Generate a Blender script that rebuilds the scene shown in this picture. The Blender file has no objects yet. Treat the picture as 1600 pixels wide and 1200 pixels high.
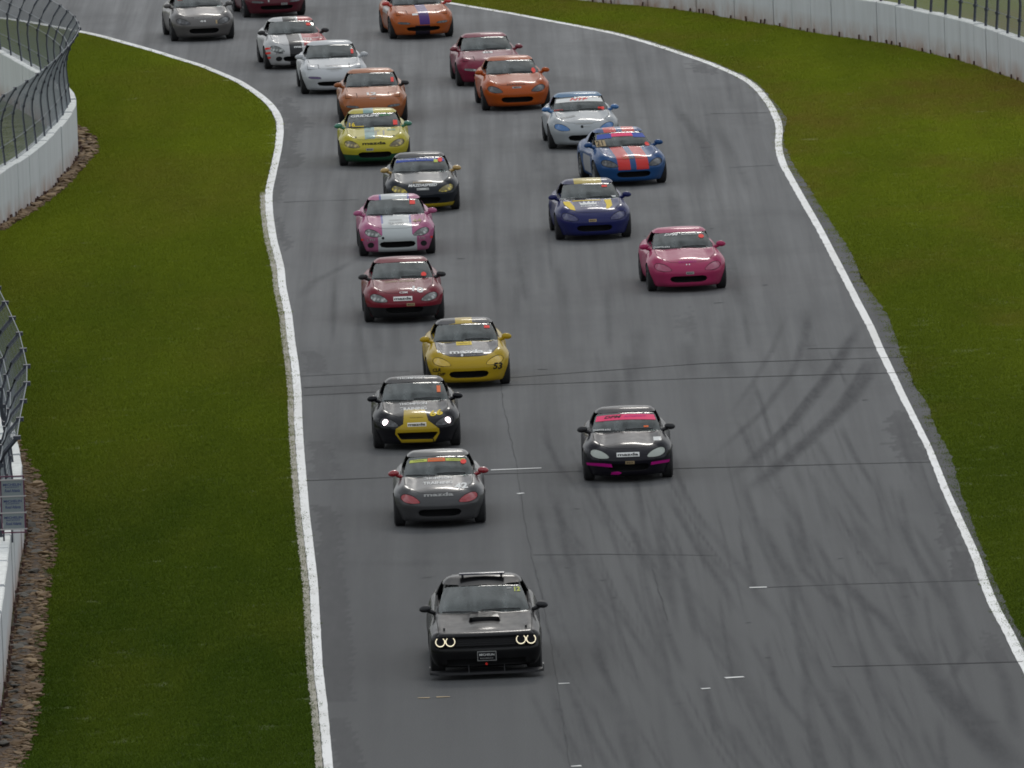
import bpy, bmesh, math, random
import numpy as np
from mathutils import Vector, Matrix, noise
from mathutils.bvhtree import BVHTree

scene = bpy.context.scene
COL = scene.collection
rng = random.Random(7)

# ------------------------------------------------------------------ camera
F_PX = 22000.0
CAM_H = 29.5
PITCH = math.atan(2295.0 / F_PX)
ROLL = math.radians(2.2)
fwd = Vector((0, math.cos(PITCH), -math.sin(PITCH)))
upv = Vector((0, math.sin(PITCH), math.cos(PITCH)))
right = Vector((1, 0, 0))
cx_ax = right * math.cos(ROLL) - upv * math.sin(ROLL)
cy_ax = right * math.sin(ROLL) + upv * math.cos(ROLL)
cam_d = bpy.data.cameras.new('camera')
cam = bpy.data.objects.new('camera', cam_d)
COL.objects.link(cam)
m3 = Matrix((cx_ax, cy_ax, -fwd)).transposed()
cam.matrix_world = Matrix.Translation((0, 0, CAM_H)) @ m3.to_4x4()
cam_d.sensor_width = 36.0
cam_d.lens = F_PX / 1600.0 * 36.0
cam_d.clip_start = 1.0
cam_d.clip_end = 6000.0
scene.camera = cam

# ------------------------------------------------------------------ sky and sun
SUN_EL, SUN_ROT = math.radians(34), math.radians(5)
world = bpy.data.worlds.new('World')
scene.world = world
world.use_nodes = True
wn, wl = world.node_tree.nodes, world.node_tree.links
wn.clear()
w_out = wn.new('ShaderNodeOutputWorld')
w_bg = wn.new('ShaderNodeBackground')
w_sky = wn.new('ShaderNodeTexSky')
w_sky.sky_type = 'NISHITA'
w_sky.sun_disc = False
w_sky.sun_elevation = SUN_EL
w_sky.sun_rotation = SUN_ROT
w_sky.air_density = 1.2
w_sky.dust_density = 3.0
w_hsv = wn.new('ShaderNodeHueSaturation')
w_hsv.inputs['Saturation'].default_value = 0.60
w_bg.inputs['Strength'].default_value = 0.125
# broken overcast: soft cloud banks over the whole sky
w_tc = wn.new('ShaderNodeTexCoord')
w_map = wn.new('ShaderNodeMapping')
w_map.inputs['Scale'].default_value = (1.0, 1.0, 3.0)
w_n = wn.new('ShaderNodeTexNoise')
w_n.inputs['Scale'].default_value = 3.2
w_n.inputs['Detail'].default_value = 5
w_n.inputs['Roughness'].default_value = 0.55
w_r = wn.new('ShaderNodeMapRange')
w_r.inputs['From Min'].default_value = 0.36
w_r.inputs['From Max'].default_value = 0.66
w_r.inputs['To Min'].default_value = 0.62
w_r.inputs['To Max'].default_value = 1.42
w_mul = wn.new('ShaderNodeVectorMath')
w_mul.operation = 'SCALE'
wl.new(w_sky.outputs[0], w_hsv.inputs['Color'])
wl.new(w_tc.outputs['Generated'], w_map.inputs[0])
wl.new(w_map.outputs[0], w_n.inputs['Vector'])
wl.new(w_n.outputs['Fac'], w_r.inputs['Value'])
w_ov = wn.new('ShaderNodeMix')     # a thin even deck of cloud over the clear sky
w_ov.data_type = 'RGBA'
w_ov.inputs['Factor'].default_value = 0.90
w_ov.inputs[7].default_value = (6.5, 6.85, 7.2, 1)
wl.new(w_hsv.outputs[0], w_ov.inputs[6])
wl.new(w_ov.outputs[2], w_mul.inputs[0])
wl.new(w_r.outputs[0], w_mul.inputs['Scale'])
wl.new(w_mul.outputs[0], w_bg.inputs['Color'])
wl.new(w_bg.outputs[0], w_out.inputs['Surface'])

sun_d = bpy.data.lights.new('sun', 'SUN')
sun_d.energy = 0.5
sun_d.angle = math.radians(10)
sun_d.color = (1.0, 0.96, 0.9)
sun = bpy.data.objects.new('sun', sun_d)
COL.objects.link(sun)
sd = Vector((math.cos(SUN_EL) * math.sin(SUN_ROT), math.cos(SUN_EL) * math.cos(SUN_ROT), math.sin(SUN_EL)))
sun.rotation_euler = sd.to_track_quat('Z', 'Y').to_euler()
sun.location = (0, 200, 120)

scene.view_settings.view_transform = 'Standard'
scene.view_settings.look = 'None'
scene.view_settings.gamma = 1.0
scene.view_settings.exposure = -0.1
scene.view_settings.use_curve_mapping = False
scene.render.engine = 'CYCLES'
scene.cycles.use_denoising = True
scene.cycles.filter_width = 1.8
scene.cycles.max_bounces = 6
scene.cycles.transparent_max_bounces = 12


def gp(px, py, z=0.0):
    """point of the level z seen at photograph pixel (1600 x 1200)"""
    ix, iy = (px - 800) / F_PX, (600 - py) / F_PX
    a = ix * math.cos(ROLL) + iy * math.sin(ROLL)
    b = -ix * math.sin(ROLL) + iy * math.cos(ROLL)
    d = right * a + upv * b + fwd
    t = (z - CAM_H) / d.z
    return Vector((d.x * t, d.y * t, z))


# ------------------------------------------------------------------ small helpers
def link(o, parent=None):
    COL.objects.link(o)
    if parent is not None:
        o.parent = parent
    return o


def obj(name, me, mats=None, parent=None):
    o = bpy.data.objects.new(name, me)
    link(o, parent)
    if mats is not None:
        if not isinstance(mats, (list, tuple)):
            mats = [mats]
        if len(me.materials) == 0:
            for m in mats:
                me.materials.append(m)
        else:
            for i, m in enumerate(mats):
                o.material_slots[i].link = 'OBJECT'
                o.material_slots[i].material = m
    return o


def share(name, me, parent, mats):
    """an object on shared mesh data with its own materials"""
    o = bpy.data.objects.new(name, me)
    link(o, parent)
    if not isinstance(mats, (list, tuple)):
        mats = [mats]
    for i, m in enumerate(mats):
        if i < len(o.material_slots):
            o.material_slots[i].link = 'OBJECT'
            o.material_slots[i].material = m
    return o


def tag(o, label=None, cat=None, group=None, kind=None):
    if label:
        o['label'] = label
    if cat:
        o['category'] = cat
    if group:
        o['group'] = group
    if kind:
        o['kind'] = kind
    return o


def empty(name, loc=(0, 0, 0), rz=0.0):
    o = bpy.data.objects.new(name, None)
    o.empty_display_size = 0.3
    link(o)
    o.location = loc
    o.rotation_euler = (0, 0, rz)
    return o


def mesh_from(verts, faces, smooth=False, name='mesh'):
    me = bpy.data.meshes.new(name)
    me.from_pydata([tuple(v) for v in verts], [], faces)
    me.update()
    if smooth:
        me.shade_smooth()
    return me


class MB:
    """collects boxes, tubes and the like in one bmesh"""
    def __init__(self):
        self.bm = bmesh.new()

    def box(self, c, s, rot=None, bevel=0.0):
        M = Matrix.Translation(c) @ (rot.to_4x4() if rot else Matrix.Identity(4)) @ Matrix.Diagonal((s[0], s[1], s[2], 1))
        r = bmesh.ops.create_cube(self.bm, size=1, matrix=M)
        if bevel > 0:
            ed = list({e for v in r['verts'] for e in v.link_edges})
            bmesh.ops.bevel(self.bm, geom=ed, offset=bevel, segments=2, affect='EDGES', profile=0.5)
        return self

    def tube(self, pts, r, seg=6, cap=True):
        pts = [Vector(p) for p in pts]
        rings = []
        for i, p in enumerate(pts):
            if i == 0:
                d = pts[1] - p
            elif i == len(pts) - 1:
                d = p - pts[i - 1]
            else:
                d = pts[i + 1] - pts[i - 1]
            d.normalize()
            ref = Vector((0, 0, 1)) if abs(d.z) < 0.9 else Vector((1, 0, 0))
            a = d.cross(ref).normalized()
            b = d.cross(a)
            rr = r[i] if isinstance(r, (list, tuple)) else r
            rings.append([self.bm.verts.new(p + (a * math.cos(2 * math.pi * k / seg) + b * math.sin(2 * math.pi * k / seg)) * rr) for k in range(seg)])
        for i in range(len(rings) - 1):
            for k in range(seg):
                self.bm.faces.new((rings[i][k], rings[i][(k + 1) % seg], rings[i + 1][(k + 1) % seg], rings[i + 1][k]))
        if cap:
            self.bm.faces.new(rings[0][::-1])
            self.bm.faces.new(rings[-1])
        return self

    def ball(self, c, s, u=12, v=8, rot=None):
        M = Matrix.Translation(c) @ (rot.to_4x4() if rot else Matrix.Identity(4)) @ Matrix.Diagonal((s[0], s[1], s[2], 1))
        bmesh.ops.create_uvsphere(self.bm, u_segments=u, v_segments=v, radius=1, matrix=M)
        return self

    def lathe_x(self, prof, seg=28):
        """closed ring profile [(x, radius)] revolved about the x axis"""
        rings = []
        for k in range(seg):
            a = 2 * math.pi * k / seg
            rings.append([self.bm.verts.new((x, r * math.cos(a), r * math.sin(a))) for x, r in prof])
        n = len(prof)
        for k in range(seg):
            A, B = rings[k], rings[(k + 1) % seg]
            for i in range(n - 1):
                self.bm.faces.new((A[i], A[i + 1], B[i + 1], B[i]))
        return self

    def mesh(self, name='mesh', smooth=0):
        bmesh.ops.recalc_face_normals(self.bm, faces=self.bm.faces)
        me = bpy.data.meshes.new(name)
        self.bm.to_mesh(me)
        self.bm.free()
        if smooth:
            me.shade_smooth()
            me.set_sharp_from_angle(angle=math.radians(smooth))
        return me


# ------------------------------------------------------------------ materials
def new_mat(name):
    m = bpy.data.materials.new(name)
    m.use_nodes = True
    nt = m.node_tree
    b = nt.nodes['Principled BSDF']
    return m, nt, b


def mathn(nt, op, a, b=None, c=None, clamp=False):
    n = nt.nodes.new('ShaderNodeMath')
    n.operation = op
    n.use_clamp = clamp
    for i, v in enumerate((a, b, c)):
        if v is None:
            continue
        if isinstance(v, (int, float)):
            n.inputs[i].default_value = v
        else:
            nt.links.new(v, n.inputs[i])
    return n.outputs[0]


def mixc(nt, fac, a, b, blend='MIX'):
    n = nt.nodes.new('ShaderNodeMix')
    n.data_type = 'RGBA'
    n.blend_type = blend
    for sock, v in ((n.inputs['Factor'], fac), (n.inputs[6], a), (n.inputs[7], b)):
        if isinstance(v, (int, float)):
            sock.default_value = v
        elif isinstance(v, (tuple, list)):
            sock.default_value = (v[0], v[1], v[2], 1)
        else:
            nt.links.new(v, sock)
    return n.outputs[2]


def noisen(nt, vec, scale, detail=4, rough=0.6, stretch=None):
    if stretch:
        mp = nt.nodes.new('ShaderNodeMapping')
        mp.inputs['Scale'].default_value = stretch
        nt.links.new(vec, mp.inputs['Vector'])
        vec = mp.outputs[0]
    n = nt.nodes.new('ShaderNodeTexNoise')
    n.inputs['Scale'].default_value = scale
    n.inputs['Detail'].default_value = detail
    n.inputs['Roughness'].default_value = rough
    nt.links.new(vec, n.inputs['Vector'])
    return n.outputs['Fac']


def rampn(nt, fac, a, b, lo=0.0, hi=1.0):
    n = nt.nodes.new('ShaderNodeMapRange')
    n.inputs['From Min'].default_value = a
    n.inputs['From Max'].default_value = b
    n.inputs['To Min'].default_value = lo
    n.inputs['To Max'].default_value = hi
    nt.links.new(fac, n.inputs['Value'])
    return n.outputs[0]


def wpos(nt):
    return nt.nodes.new('ShaderNodeNewGeometry').outputs['Position']


def simple(name, col, rough=0.5, metal=0.0, coat=0.0, var=0.0, spec=None, scale=6.0):
    m, nt, b = new_mat(name)
    b.inputs['Base Color'].default_value = (*col, 1)
    b.inputs['Roughness'].default_value = rough
    b.inputs['Metallic'].default_value = metal
    b.inputs['Coat Weight'].default_value = coat
    b.inputs['Coat Roughness'].default_value = 0.06
    if spec is not None:
        b.inputs['Specular IOR Level'].default_value = spec
    if var:
        f = noisen(nt, wpos(nt), scale, 4)
        k = rampn(nt, f, 0.3, 0.7, 1 - var, 1 + var)
        cc = nt.nodes.new('ShaderNodeVectorMath')
        cc.operation = 'SCALE'
        cc.inputs[0].default_value = col
        nt.links.new(k, cc.inputs['Scale'])
        nt.links.new(cc.outputs[0], b.inputs['Base Color'])
    return m


def emis(name, col, strength):
    m, nt, b = new_mat(name)
    b.inputs['Base Color'].default_value = (*col, 1)
    b.inputs['Emission Color'].default_value = (*col, 1)
    b.inputs['Emission Strength'].default_value = strength
    return m


def paint(name, base, masks=(), metal=0.0, rough=0.42, coat=0.45):
    """car paint; masks are (colour, xr, yr, zr) boxes of flat print in the car's own coordinates"""
    m, nt, b = new_mat(name)
    tc = nt.nodes.new('ShaderNodeTexCoord')
    sep = nt.nodes.new('ShaderNodeSeparateXYZ')
    nt.links.new(tc.outputs['Object'], sep.inputs[0])
    dk = lambda t: tuple(0.66 * k for k in t)
    col = dk(base)
    for mk in masks:
        c, rs = dk(mk[0]), mk[1:]
        f = None
        for ax, r in enumerate(rs):
            if r is None:
                continue
            g = mathn(nt, 'COMPARE', sep.outputs[ax], (r[0] + r[1]) / 2, (r[1] - r[0]) / 2)
            f = g if f is None else mathn(nt, 'MULTIPLY', f, g)
        col = mixc(nt, f, col, c)
    # road film: thin dirt, denser low on the bodywork
    nz = noisen(nt, tc.outputs['Object'], 5.0, 5, 0.65)
    low = rampn(nt, sep.outputs[2], 0.55, 0.12, 0.01, 0.16)
    dirt = mathn(nt, 'MULTIPLY', rampn(nt, nz, 0.3, 0.75), low, clamp=True)
    col = mixc(nt, dirt, col, (0.05, 0.045, 0.04))
    nt.links.new(col, b.inputs['Base Color'])
    b.inputs['Metallic'].default_value = metal
    nt.links.new(rampn(nt, nz, 0.3, 0.8, rough, rough + 0.15), b.inputs['Roughness'])
    b.inputs['Coat Weight'].default_value = coat
    b.inputs['Coat Roughness'].default_value = 0.11
    b.inputs['Specular IOR Level'].default_value = 0.06
    return m


BLACK = simple('black_trim', (0.012, 0.012, 0.014), 0.55)
DARK = simple('dark_cavity', (0.006, 0.006, 0.007), 0.9)
RUBBER = simple('tyre_rubber', (0.014, 0.014, 0.015), 0.85, var=0.25)
RIM = simple('wheel_alloy', (0.16, 0.165, 0.17), 0.4, 0.8)
RIMD = simple('dark_wheel_alloy', (0.03, 0.03, 0.033), 0.45, 0.6)
SEATM = simple('seat_fabric', (0.02, 0.02, 0.022), 0.9)
CAGE = simple('roll_cage_paint', (0.35, 0.35, 0.34), 0.5)
DASH = simple('dashboard_plastic', (0.018, 0.018, 0.02), 0.7)
WHITE_P = simple('white_vinyl', (0.72, 0.72, 0.70), 0.6, spec=0.12)
BLACK_P = simple('black_vinyl', (0.01, 0.01, 0.012), 0.6, spec=0.12)
YEL_P = simple('yellow_vinyl', (0.72, 0.52, 0.03), 0.6, spec=0.12)
RED_P = simple('red_vinyl', (0.75, 0.04, 0.03), 0.6, spec=0.12)
ORANGE_P = simple('orange_vinyl', (0.75, 0.14, 0.03), 0.6, spec=0.12)
GREEN_P = simple('green_vinyl', (0.04, 0.30, 0.09), 0.6, spec=0.12)
TAN_P = simple('tan_vinyl', (0.36, 0.27, 0.15), 0.6, spec=0.12)
GREY_P = simple('grey_vinyl', (0.32, 0.32, 0.31), 0.6, spec=0.12)
PINK_P = simple('pink_vinyl', (0.80, 0.05, 0.16), 0.6, spec=0.12)
MAG_P = simple('magenta_vinyl', (0.42, 0.008, 0.20), 0.6, spec=0.12)
LIME_P = simple('lime_vinyl', (0.50, 0.55, 0.10), 0.6, spec=0.12)
BLUE_P = simple('blue_vinyl', (0.03, 0.07, 0.35), 0.6, spec=0.12)
TEAL_P = simple('pale_teal_vinyl', (0.22, 0.42, 0.40), 0.6, spec=0.12)


def glass_mat(name, tint=(0.30, 0.36, 0.36)):
    m, nt, b = new_mat(name)
    nt.nodes.remove(b)
    out = nt.nodes['Material Output']
    tr = nt.nodes.new('ShaderNodeBsdfTransparent')
    tr.inputs[0].default_value = (*tint, 1)
    gl = nt.nodes.new('ShaderNodeBsdfGlossy')
    gl.inputs['Roughness'].default_value = 0.03
    fr = nt.nodes.new('ShaderNodeFresnel')
    fr.inputs['IOR'].default_value = 1.52
    df = nt.nodes.new('ShaderNodeBsdfDiffuse')
    df.inputs[0].default_value = (0.19, 0.215, 0.215, 1)
    nz = noisen(nt, nt.nodes.new('ShaderNodeTexCoord').outputs['Object'], 2.2, 4, 0.6, (2.2, 0.5, 0.7))
    mx0 = nt.nodes.new('ShaderNodeMixShader')
    nt.links.new(rampn(nt, nz, 0.34, 0.70, 0.06, 0.55), mx0.inputs[0])  # dust film whose pale streaks also paint in light on the glass
    nt.links.new(tr.outputs[0], mx0.inputs[1])
    nt.links.new(df.outputs[0], mx0.inputs[2])
    mx = nt.nodes.new('ShaderNodeMixShader')
    nt.links.new(mathn(nt, 'MULTIPLY', fr.outputs[0], 0.85, clamp=True), mx.inputs[0])
    nt.links.new(mx0.outputs[0], mx.inputs[1])
    nt.links.new(gl.outputs[0], mx.inputs[2])
    nt.links.new(mx.outputs[0], out.inputs['Surface'])
    return m


GLASS = glass_mat('windscreen_glass')


def lens_mat(name, col, rough=0.08):
    """headlamp lens: clear cover over a dim bowl"""
    m, nt, b = new_mat(name)
    tc = nt.nodes.new('ShaderNodeTexCoord')
    v = nt.nodes.new('ShaderNodeTexVoronoi')
    v.inputs['Scale'].default_value = 11
    nt.links.new(tc.outputs['Object'], v.inputs['Vector'])
    c = mixc(nt, rampn(nt, v.outputs['Distance'], 0.15, 0.6), tuple(min(1, 1.9 * k) for k in col), tuple(0.35 * k for k in col))
    nt.links.new(c, b.inputs['Base Color'])
    b.inputs['Roughness'].default_value = 0.3
    b.inputs['Metallic'].default_value = 0.35
    b.inputs['Coat Weight'].default_value = 1.0
    b.inputs['Coat Roughness'].default_value = 0.04
    return m


LENS = lens_mat('clear_headlamp_lens', (0.20, 0.21, 0.20))
LENS_DK = lens_mat('smoked_headlamp_lens', (0.035, 0.036, 0.04))
LENS_YEL = lens_mat('yellow_headlamp_lens', (0.34, 0.26, 0.02))
LENS_TAN = lens_mat('amber_headlamp_lens', (0.26, 0.20, 0.06))


def smoothstep(a, b, x):
    t = np.clip((x - a) / (b - a), 0, 1)
    return t * t * (3 - 2 * t)


# ------------------------------------------------------------------ ground, road, lines
def interp_curve(pix, z=0.0):
    P = [gp(x, y, z) for x, y in pix]
    Y = np.array([p.y for p in P])
    X = np.array([p.x for p in P])
    o = np.argsort(Y)
    Y, X = Y[o], X[o]
    # monotone smoothing: resample finely and box-filter
    yy = np.linspace(Y[0], Y[-1], 900)
    xx = np.interp(yy, Y, X)
    k = np.ones(9) / 9
    xs = np.convolve(np.pad(xx, 4, mode='edge'), k, mode='valid')
    return lambda y: np.interp(y, yy, xs)


LEFT_PX = [(-900, -65), (-300, -8), (0, 28), (50, 35), (108, 46), (149, 54), (218, 73), (255, 84), (286, 94), (311, 101), (348, 116), (373, 127), (395, 141),
           (410, 152), (422, 163), (431, 175), (437, 188), (438, 207), (435, 232), (430, 255), (425, 277), (420, 300), (420, 315), (421, 335),
           (427, 375), (434, 400), (439, 420), (441, 447), (451, 494), (455, 532), (461, 572), (465, 613), (466, 654), (468.5, 698), (472, 741),
           (477, 800), (483, 850), (490, 910), (494, 980), (497, 1040), (505, 1107), (513, 1197), (522, 1300), (532, 1420)]
RIGHT_PX = [(-400, -160), (400, -45), (600, -12), (686, 2), (740, 11), (800, 21), (850, 31), (900, 40), (960, 52), (1000, 63), (1040, 75.5), (1065, 84),
            (1107, 98), (1142, 113), (1160, 121), (1180, 135), (1195, 152), (1207, 170), (1216, 190), (1218, 205), (1216, 222), (1218, 240),
            (1225, 260), (1240, 287), (1257, 317), (1280, 357), (1312, 418), (1344, 480), (1360, 510), (1375, 545), (1392, 580), (1407, 612), (1422, 642),
            (1437, 672), (1450, 697), (1460, 722), (1480, 772), (1493, 800), (1510, 837), (1525, 870), (1537, 907), (1553, 947), (1577, 990), (1598, 1033),
            (1640, 1110), (1700, 1220), (1810, 1420)]
XL = interp_curve(LEFT_PX)
XR = interp_curve(RIGHT_PX)
Y_NEAR = gp(800, 1290).y
Y_FAR = gp(300, -45).y


def in_poly(px, py, poly):
    inside = np.zeros(px.shape, bool)
    n = len(poly)
    j = n - 1
    for i in range(n):
        xi, yi = poly[i]
        xj, yj = poly[j]
        c = ((yi > py) != (yj > py)) & (px < (xj - xi) * (py - yi) / (yj - yi + 1e-12) + xi)
        inside ^= c
        j = i
    return inside


def seg_dist(X, Y, a, b):
    d = b - a
    L2 = d.x * d.x + d.y * d.y
    t = np.clip(((X - a.x) * d.x + (Y - a.y) * d.y) / L2, 0, 1)
    return np.hypot(X - (a.x + t * d.x), Y - (a.y + t * d.y)), t


def road_surface():
    rows = int((Y_FAR - Y_NEAR) / 0.30)
    ncol = 260
    ys = np.linspace(Y_NEAR, Y_FAR, rows)
    right_out = np.interp(ys, [gp(1500, 1000).y, gp(1500, 850).y, gp(1400, 700).y, gp(1300, 480).y, gp(1250, 300).y, gp(1220, 230).y],
                          [0.12, 0.15, 0.28, 0.38, 0.28, 0.09])
    xl = XL(ys) - 0.10
    xr = XR(ys) + right_out + 0.06
    u = np.linspace(0, 1, ncol)
    X = xl[:, None] + (xr - xl)[:, None] * u[None, :]
    # ragged outer edges where grass and dust creep in
    rg = np.random.default_rng(3)
    X[:, 0] += rg.normal(0, 0.01, rows)
    X[:, -1] += rg.normal(0, 0.014, rows) + 0.04 * np.interp(np.arange(rows), np.arange(0, rows + 15, 15), rg.normal(0, 1, len(np.arange(0, rows + 15, 15))))
    Y = np.repeat(ys[:, None], ncol, 1)
    wear = np.zeros_like(X)
    seal = np.zeros_like(X)

    def mark(pix, w, k, fade=True):
        P = [gp(*p) for p in pix]
        L = [0.0]
        for a, b in zip(P, P[1:]):
            L.append(L[-1] + (b - a).length)
        for i in range(len(P) - 1):
            a, b = P[i], P[i + 1]
            y0, y1 = min(a.y, b.y) - 1, max(a.y, b.y) + 1
            r0, r1 = np.searchsorted(ys, y0), np.searchsorted(ys, y1)
            if r1 <= r0:
                continue
            d, t = seg_dist(X[r0:r1], Y[r0:r1], a, b)
            s = (L[i] + t * (L[i + 1] - L[i])) / L[-1]
            f = np.clip(1.25 - d / w, 0, 1) * k
            if fade:
                f = f * np.clip(np.minimum(s, 1 - s) * 5, 0, 1)
            wear[r0:r1] = 1 - (1 - wear[r0:r1]) * (1 - np.minimum(f * 1.1, 0.95))

    mark([(1348, 500), (1330, 530), (1305, 575), (1270, 620), (1235, 665), (1180, 715), (1130, 755)], 0.16, 0.85)
    mark([(1338, 515), (1322, 540), (1296, 580), (1262, 622), (1226, 668), (1170, 720)], 0.07, 0.7)
    mark([(1368, 555), (1350, 592), (1325, 627), (1295, 658), (1258, 692), (1215, 730), (1160, 775)], 0.20, 0.95)
    mark([(1352, 565), (1336, 597), (1310, 632)], 0.08, 0.7)
    mark([(1265, 470), (1262, 510), (1240, 580), (1190, 645), (1140, 690), (1105, 720)], 0.10, 0.55)
    mark([(1230, 490), (1205, 550), (1175, 600), (1140, 650)], 0.08, 0.35)
    mark([(1255, 480), (1262, 540), (1275, 595)], 0.22, 0.4)
    mark([(1175, 590), (1190, 630), (1208, 695), (1218, 740)], 0.06, 0.65)
    mark([(1295, 545), (1325, 605)], 0.04, 0.6)
    mark([(1090, 330), (1120, 380), (1140, 420), (1170, 500)], 0.18, 0.3)
    mark([(1045, 160), (1065, 180), (1085, 205), (1100, 230), (1105, 260), (1098, 300)], 0.16, 0.5)
    mark([(1098, 155), (1104, 180), (1110, 230), (1120, 290)], 0.10, 0.35)
    mark([(1120, 200), (1140, 230), (1158, 270), (1175, 310)], 0.14, 0.3)
    mark([(565, 400), (530, 420), (490, 440), (465, 470)], 0.14, 0.35)
    for (x0, y0, x1, y1, x2, y2, w, k) in [
            (1225, 800, 1255, 890, 1330, 970, .10, .6), (1265, 830, 1300, 890, 1400, 990, .08, .55), (1330, 810, 1380, 880, 1420, 910, .16, .45),
            (1395, 800, 1440, 880, 1490, 960, .09, .6), (1420, 805, 1470, 890, 1500, 990, .09, .5), (1300, 900, 1380, 965, 1450, 1060, .14, .6),
            (1385, 990, 1440, 1050, 1520, 1120, .10, .6), (1425, 1010, 1470, 1080, 1560, 1190, .24, .75), (1460, 1060, 1530, 1130, 1590, 1215, .30, .75),
            (1310, 1060, 1330, 1120, 1380, 1215, .14, .55), (1250, 1000, 1300, 1080, 1360, 1180, .12, .4), (1490, 960, 1510, 1020, 1480, 1070, .10, .5),
            (1530, 1000, 1570, 1060, 1590, 1160, .14, .5), (1180, 800, 1240, 900, 1280, 1000, .10, .3), (1070, 780, 1150, 880, 1230, 990, .10, .35),
            (950, 790, 1060, 900, 1180, 1050, .10, .3), (1000, 1000, 1060, 1100, 1110, 1210, .12, .35), (1030, 760, 1090, 850, 1180, 940, .08, .35),
            (880, 800, 940, 920, 960, 1050, .10, .25), (1090, 950, 1170, 1080, 1250, 1210, .12, .35), (925, 1060, 980, 1130, 1000, 1215, .2, .3)]:
        mark([(x0, y0), (x1, y1), (x2, y2)], w, k)
    for _ in range(230):
        x0, y0 = rng.uniform(820, 1480), rng.uniform(640, 1150)
        sl = rng.uniform(0.15, 0.65)
        ln = rng.uniform(60, 220)
        mark([(x0, y0), (x0 + sl * ln * 0.45, y0 + ln * 0.5), (x0 + sl * ln * 1.05, y0 + ln)], rng.uniform(0.025, 0.09), rng.uniform(0.15, 0.55))
    for _ in range(70):
        x0, y0 = rng.uniform(520, 1200), rng.uniform(70, 600)
        mark([(x0, y0), (x0 + rng.uniform(-8, 22), y0 + rng.uniform(40, 110))], rng.uniform(0.05, 0.22), rng.uniform(0.10, 0.40))
    # straight racing-line tracks on the left half
    for x0, x1, w, k in [(560, 600, .5, .25), (640, 690, .6, .30), (720, 770, .5, .22), (850, 905, .6, .25), (520, 540, .25, .3)]:
        mark([(x0, 560), ((x0 + x1) / 2, 880), (x1, 1220)], w, k)

    def patch(poly, k, jag=0.12):
        P = [gp(*p) for p in poly]
        lo_ = np.interp(np.arange(rows), np.arange(0, rows + 12, 12), rg.normal(0, 1, len(np.arange(0, rows + 12, 12))))
        jx = (lo_ * jag * 0.8 + rg.normal(0, jag * 0.35, rows))[:, None]
        m = in_poly(X + jx, Y, [(p.x, p.y) for p in P])
        seal[m] = np.maximum(seal[m], k)

    patch([(484, 790), (512, 790), (530, 880), (545, 950), (552, 1010), (555, 1096), (503, 1098), (496, 1000), (488, 900)], 0.75)
    patch([(506, 1122), (530, 1120), (548, 1150), (558, 1215), (514, 1215)], 0.7)
    patch([(440, 150), (462, 160), (480, 200), (475, 235), (462, 262), (436, 264), (441, 210)], 0.5, 0.2)
    patch([(434, 270), (444, 275), (446, 316), (428, 316), (428, 295)], 0.5)
    patch([(430, 335), (440, 345), (455, 385), (445, 392), (434, 370)], 0.5)
    patch([(466, 548), (492, 550), (502, 585), (468, 582)], 0.5)
    patch([(478, 690), (505, 690), (518, 745), (476, 752)], 0.5, 0.2)
    patch([(474, 603), (600, 599), (600, 614), (474, 619)], 0.45)
    patch([(1385, 640), (1425, 650), (1458, 720), (1410, 718), (1390, 680)], 0.6, 0.25)
    patch([(1462, 800), (1490, 805), (1508, 850), (1480, 860)], 0.7)
    patch([(1488, 862), (1515, 861), (1530, 908), (1492, 908)], 0.8, 0.05)
    patch([(1540, 985), (1555, 990), (1590, 1036), (1550, 1034)], 0.6)
    patch([(1085, 92), (1120, 104), (1140, 116), (1090, 112)], 0.5, 0.3)
    patch([(1060, 480), (1055, 500), (1062, 525), (1030, 510)], 0.3, 0.3)
    seal = np.maximum(seal, np.where(X > XR(ys)[:, None] + 0.05, 0.55, 0.0))
    verts = np.stack([X, Y, np.zeros_like(X)], -1).reshape(-1, 3)
    idx = np.arange(rows * ncol).reshape(rows, ncol)
    faces = np.stack([idx[:-1, :-1], idx[:-1, 1:], idx[1:, 1:], idx[1:, :-1]], -1).reshape(-1, 4)
    me = bpy.data.meshes.new('race_track')
    me.from_pydata(verts.tolist(), [], faces.tolist())
    for nm, arr in (('wear', wear), ('seal', seal)):
        a = me.attributes.new(nm, 'FLOAT', 'POINT')
        a.data.foreach_set('value', arr.reshape(-1).astype(np.float32))
    return me


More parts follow.
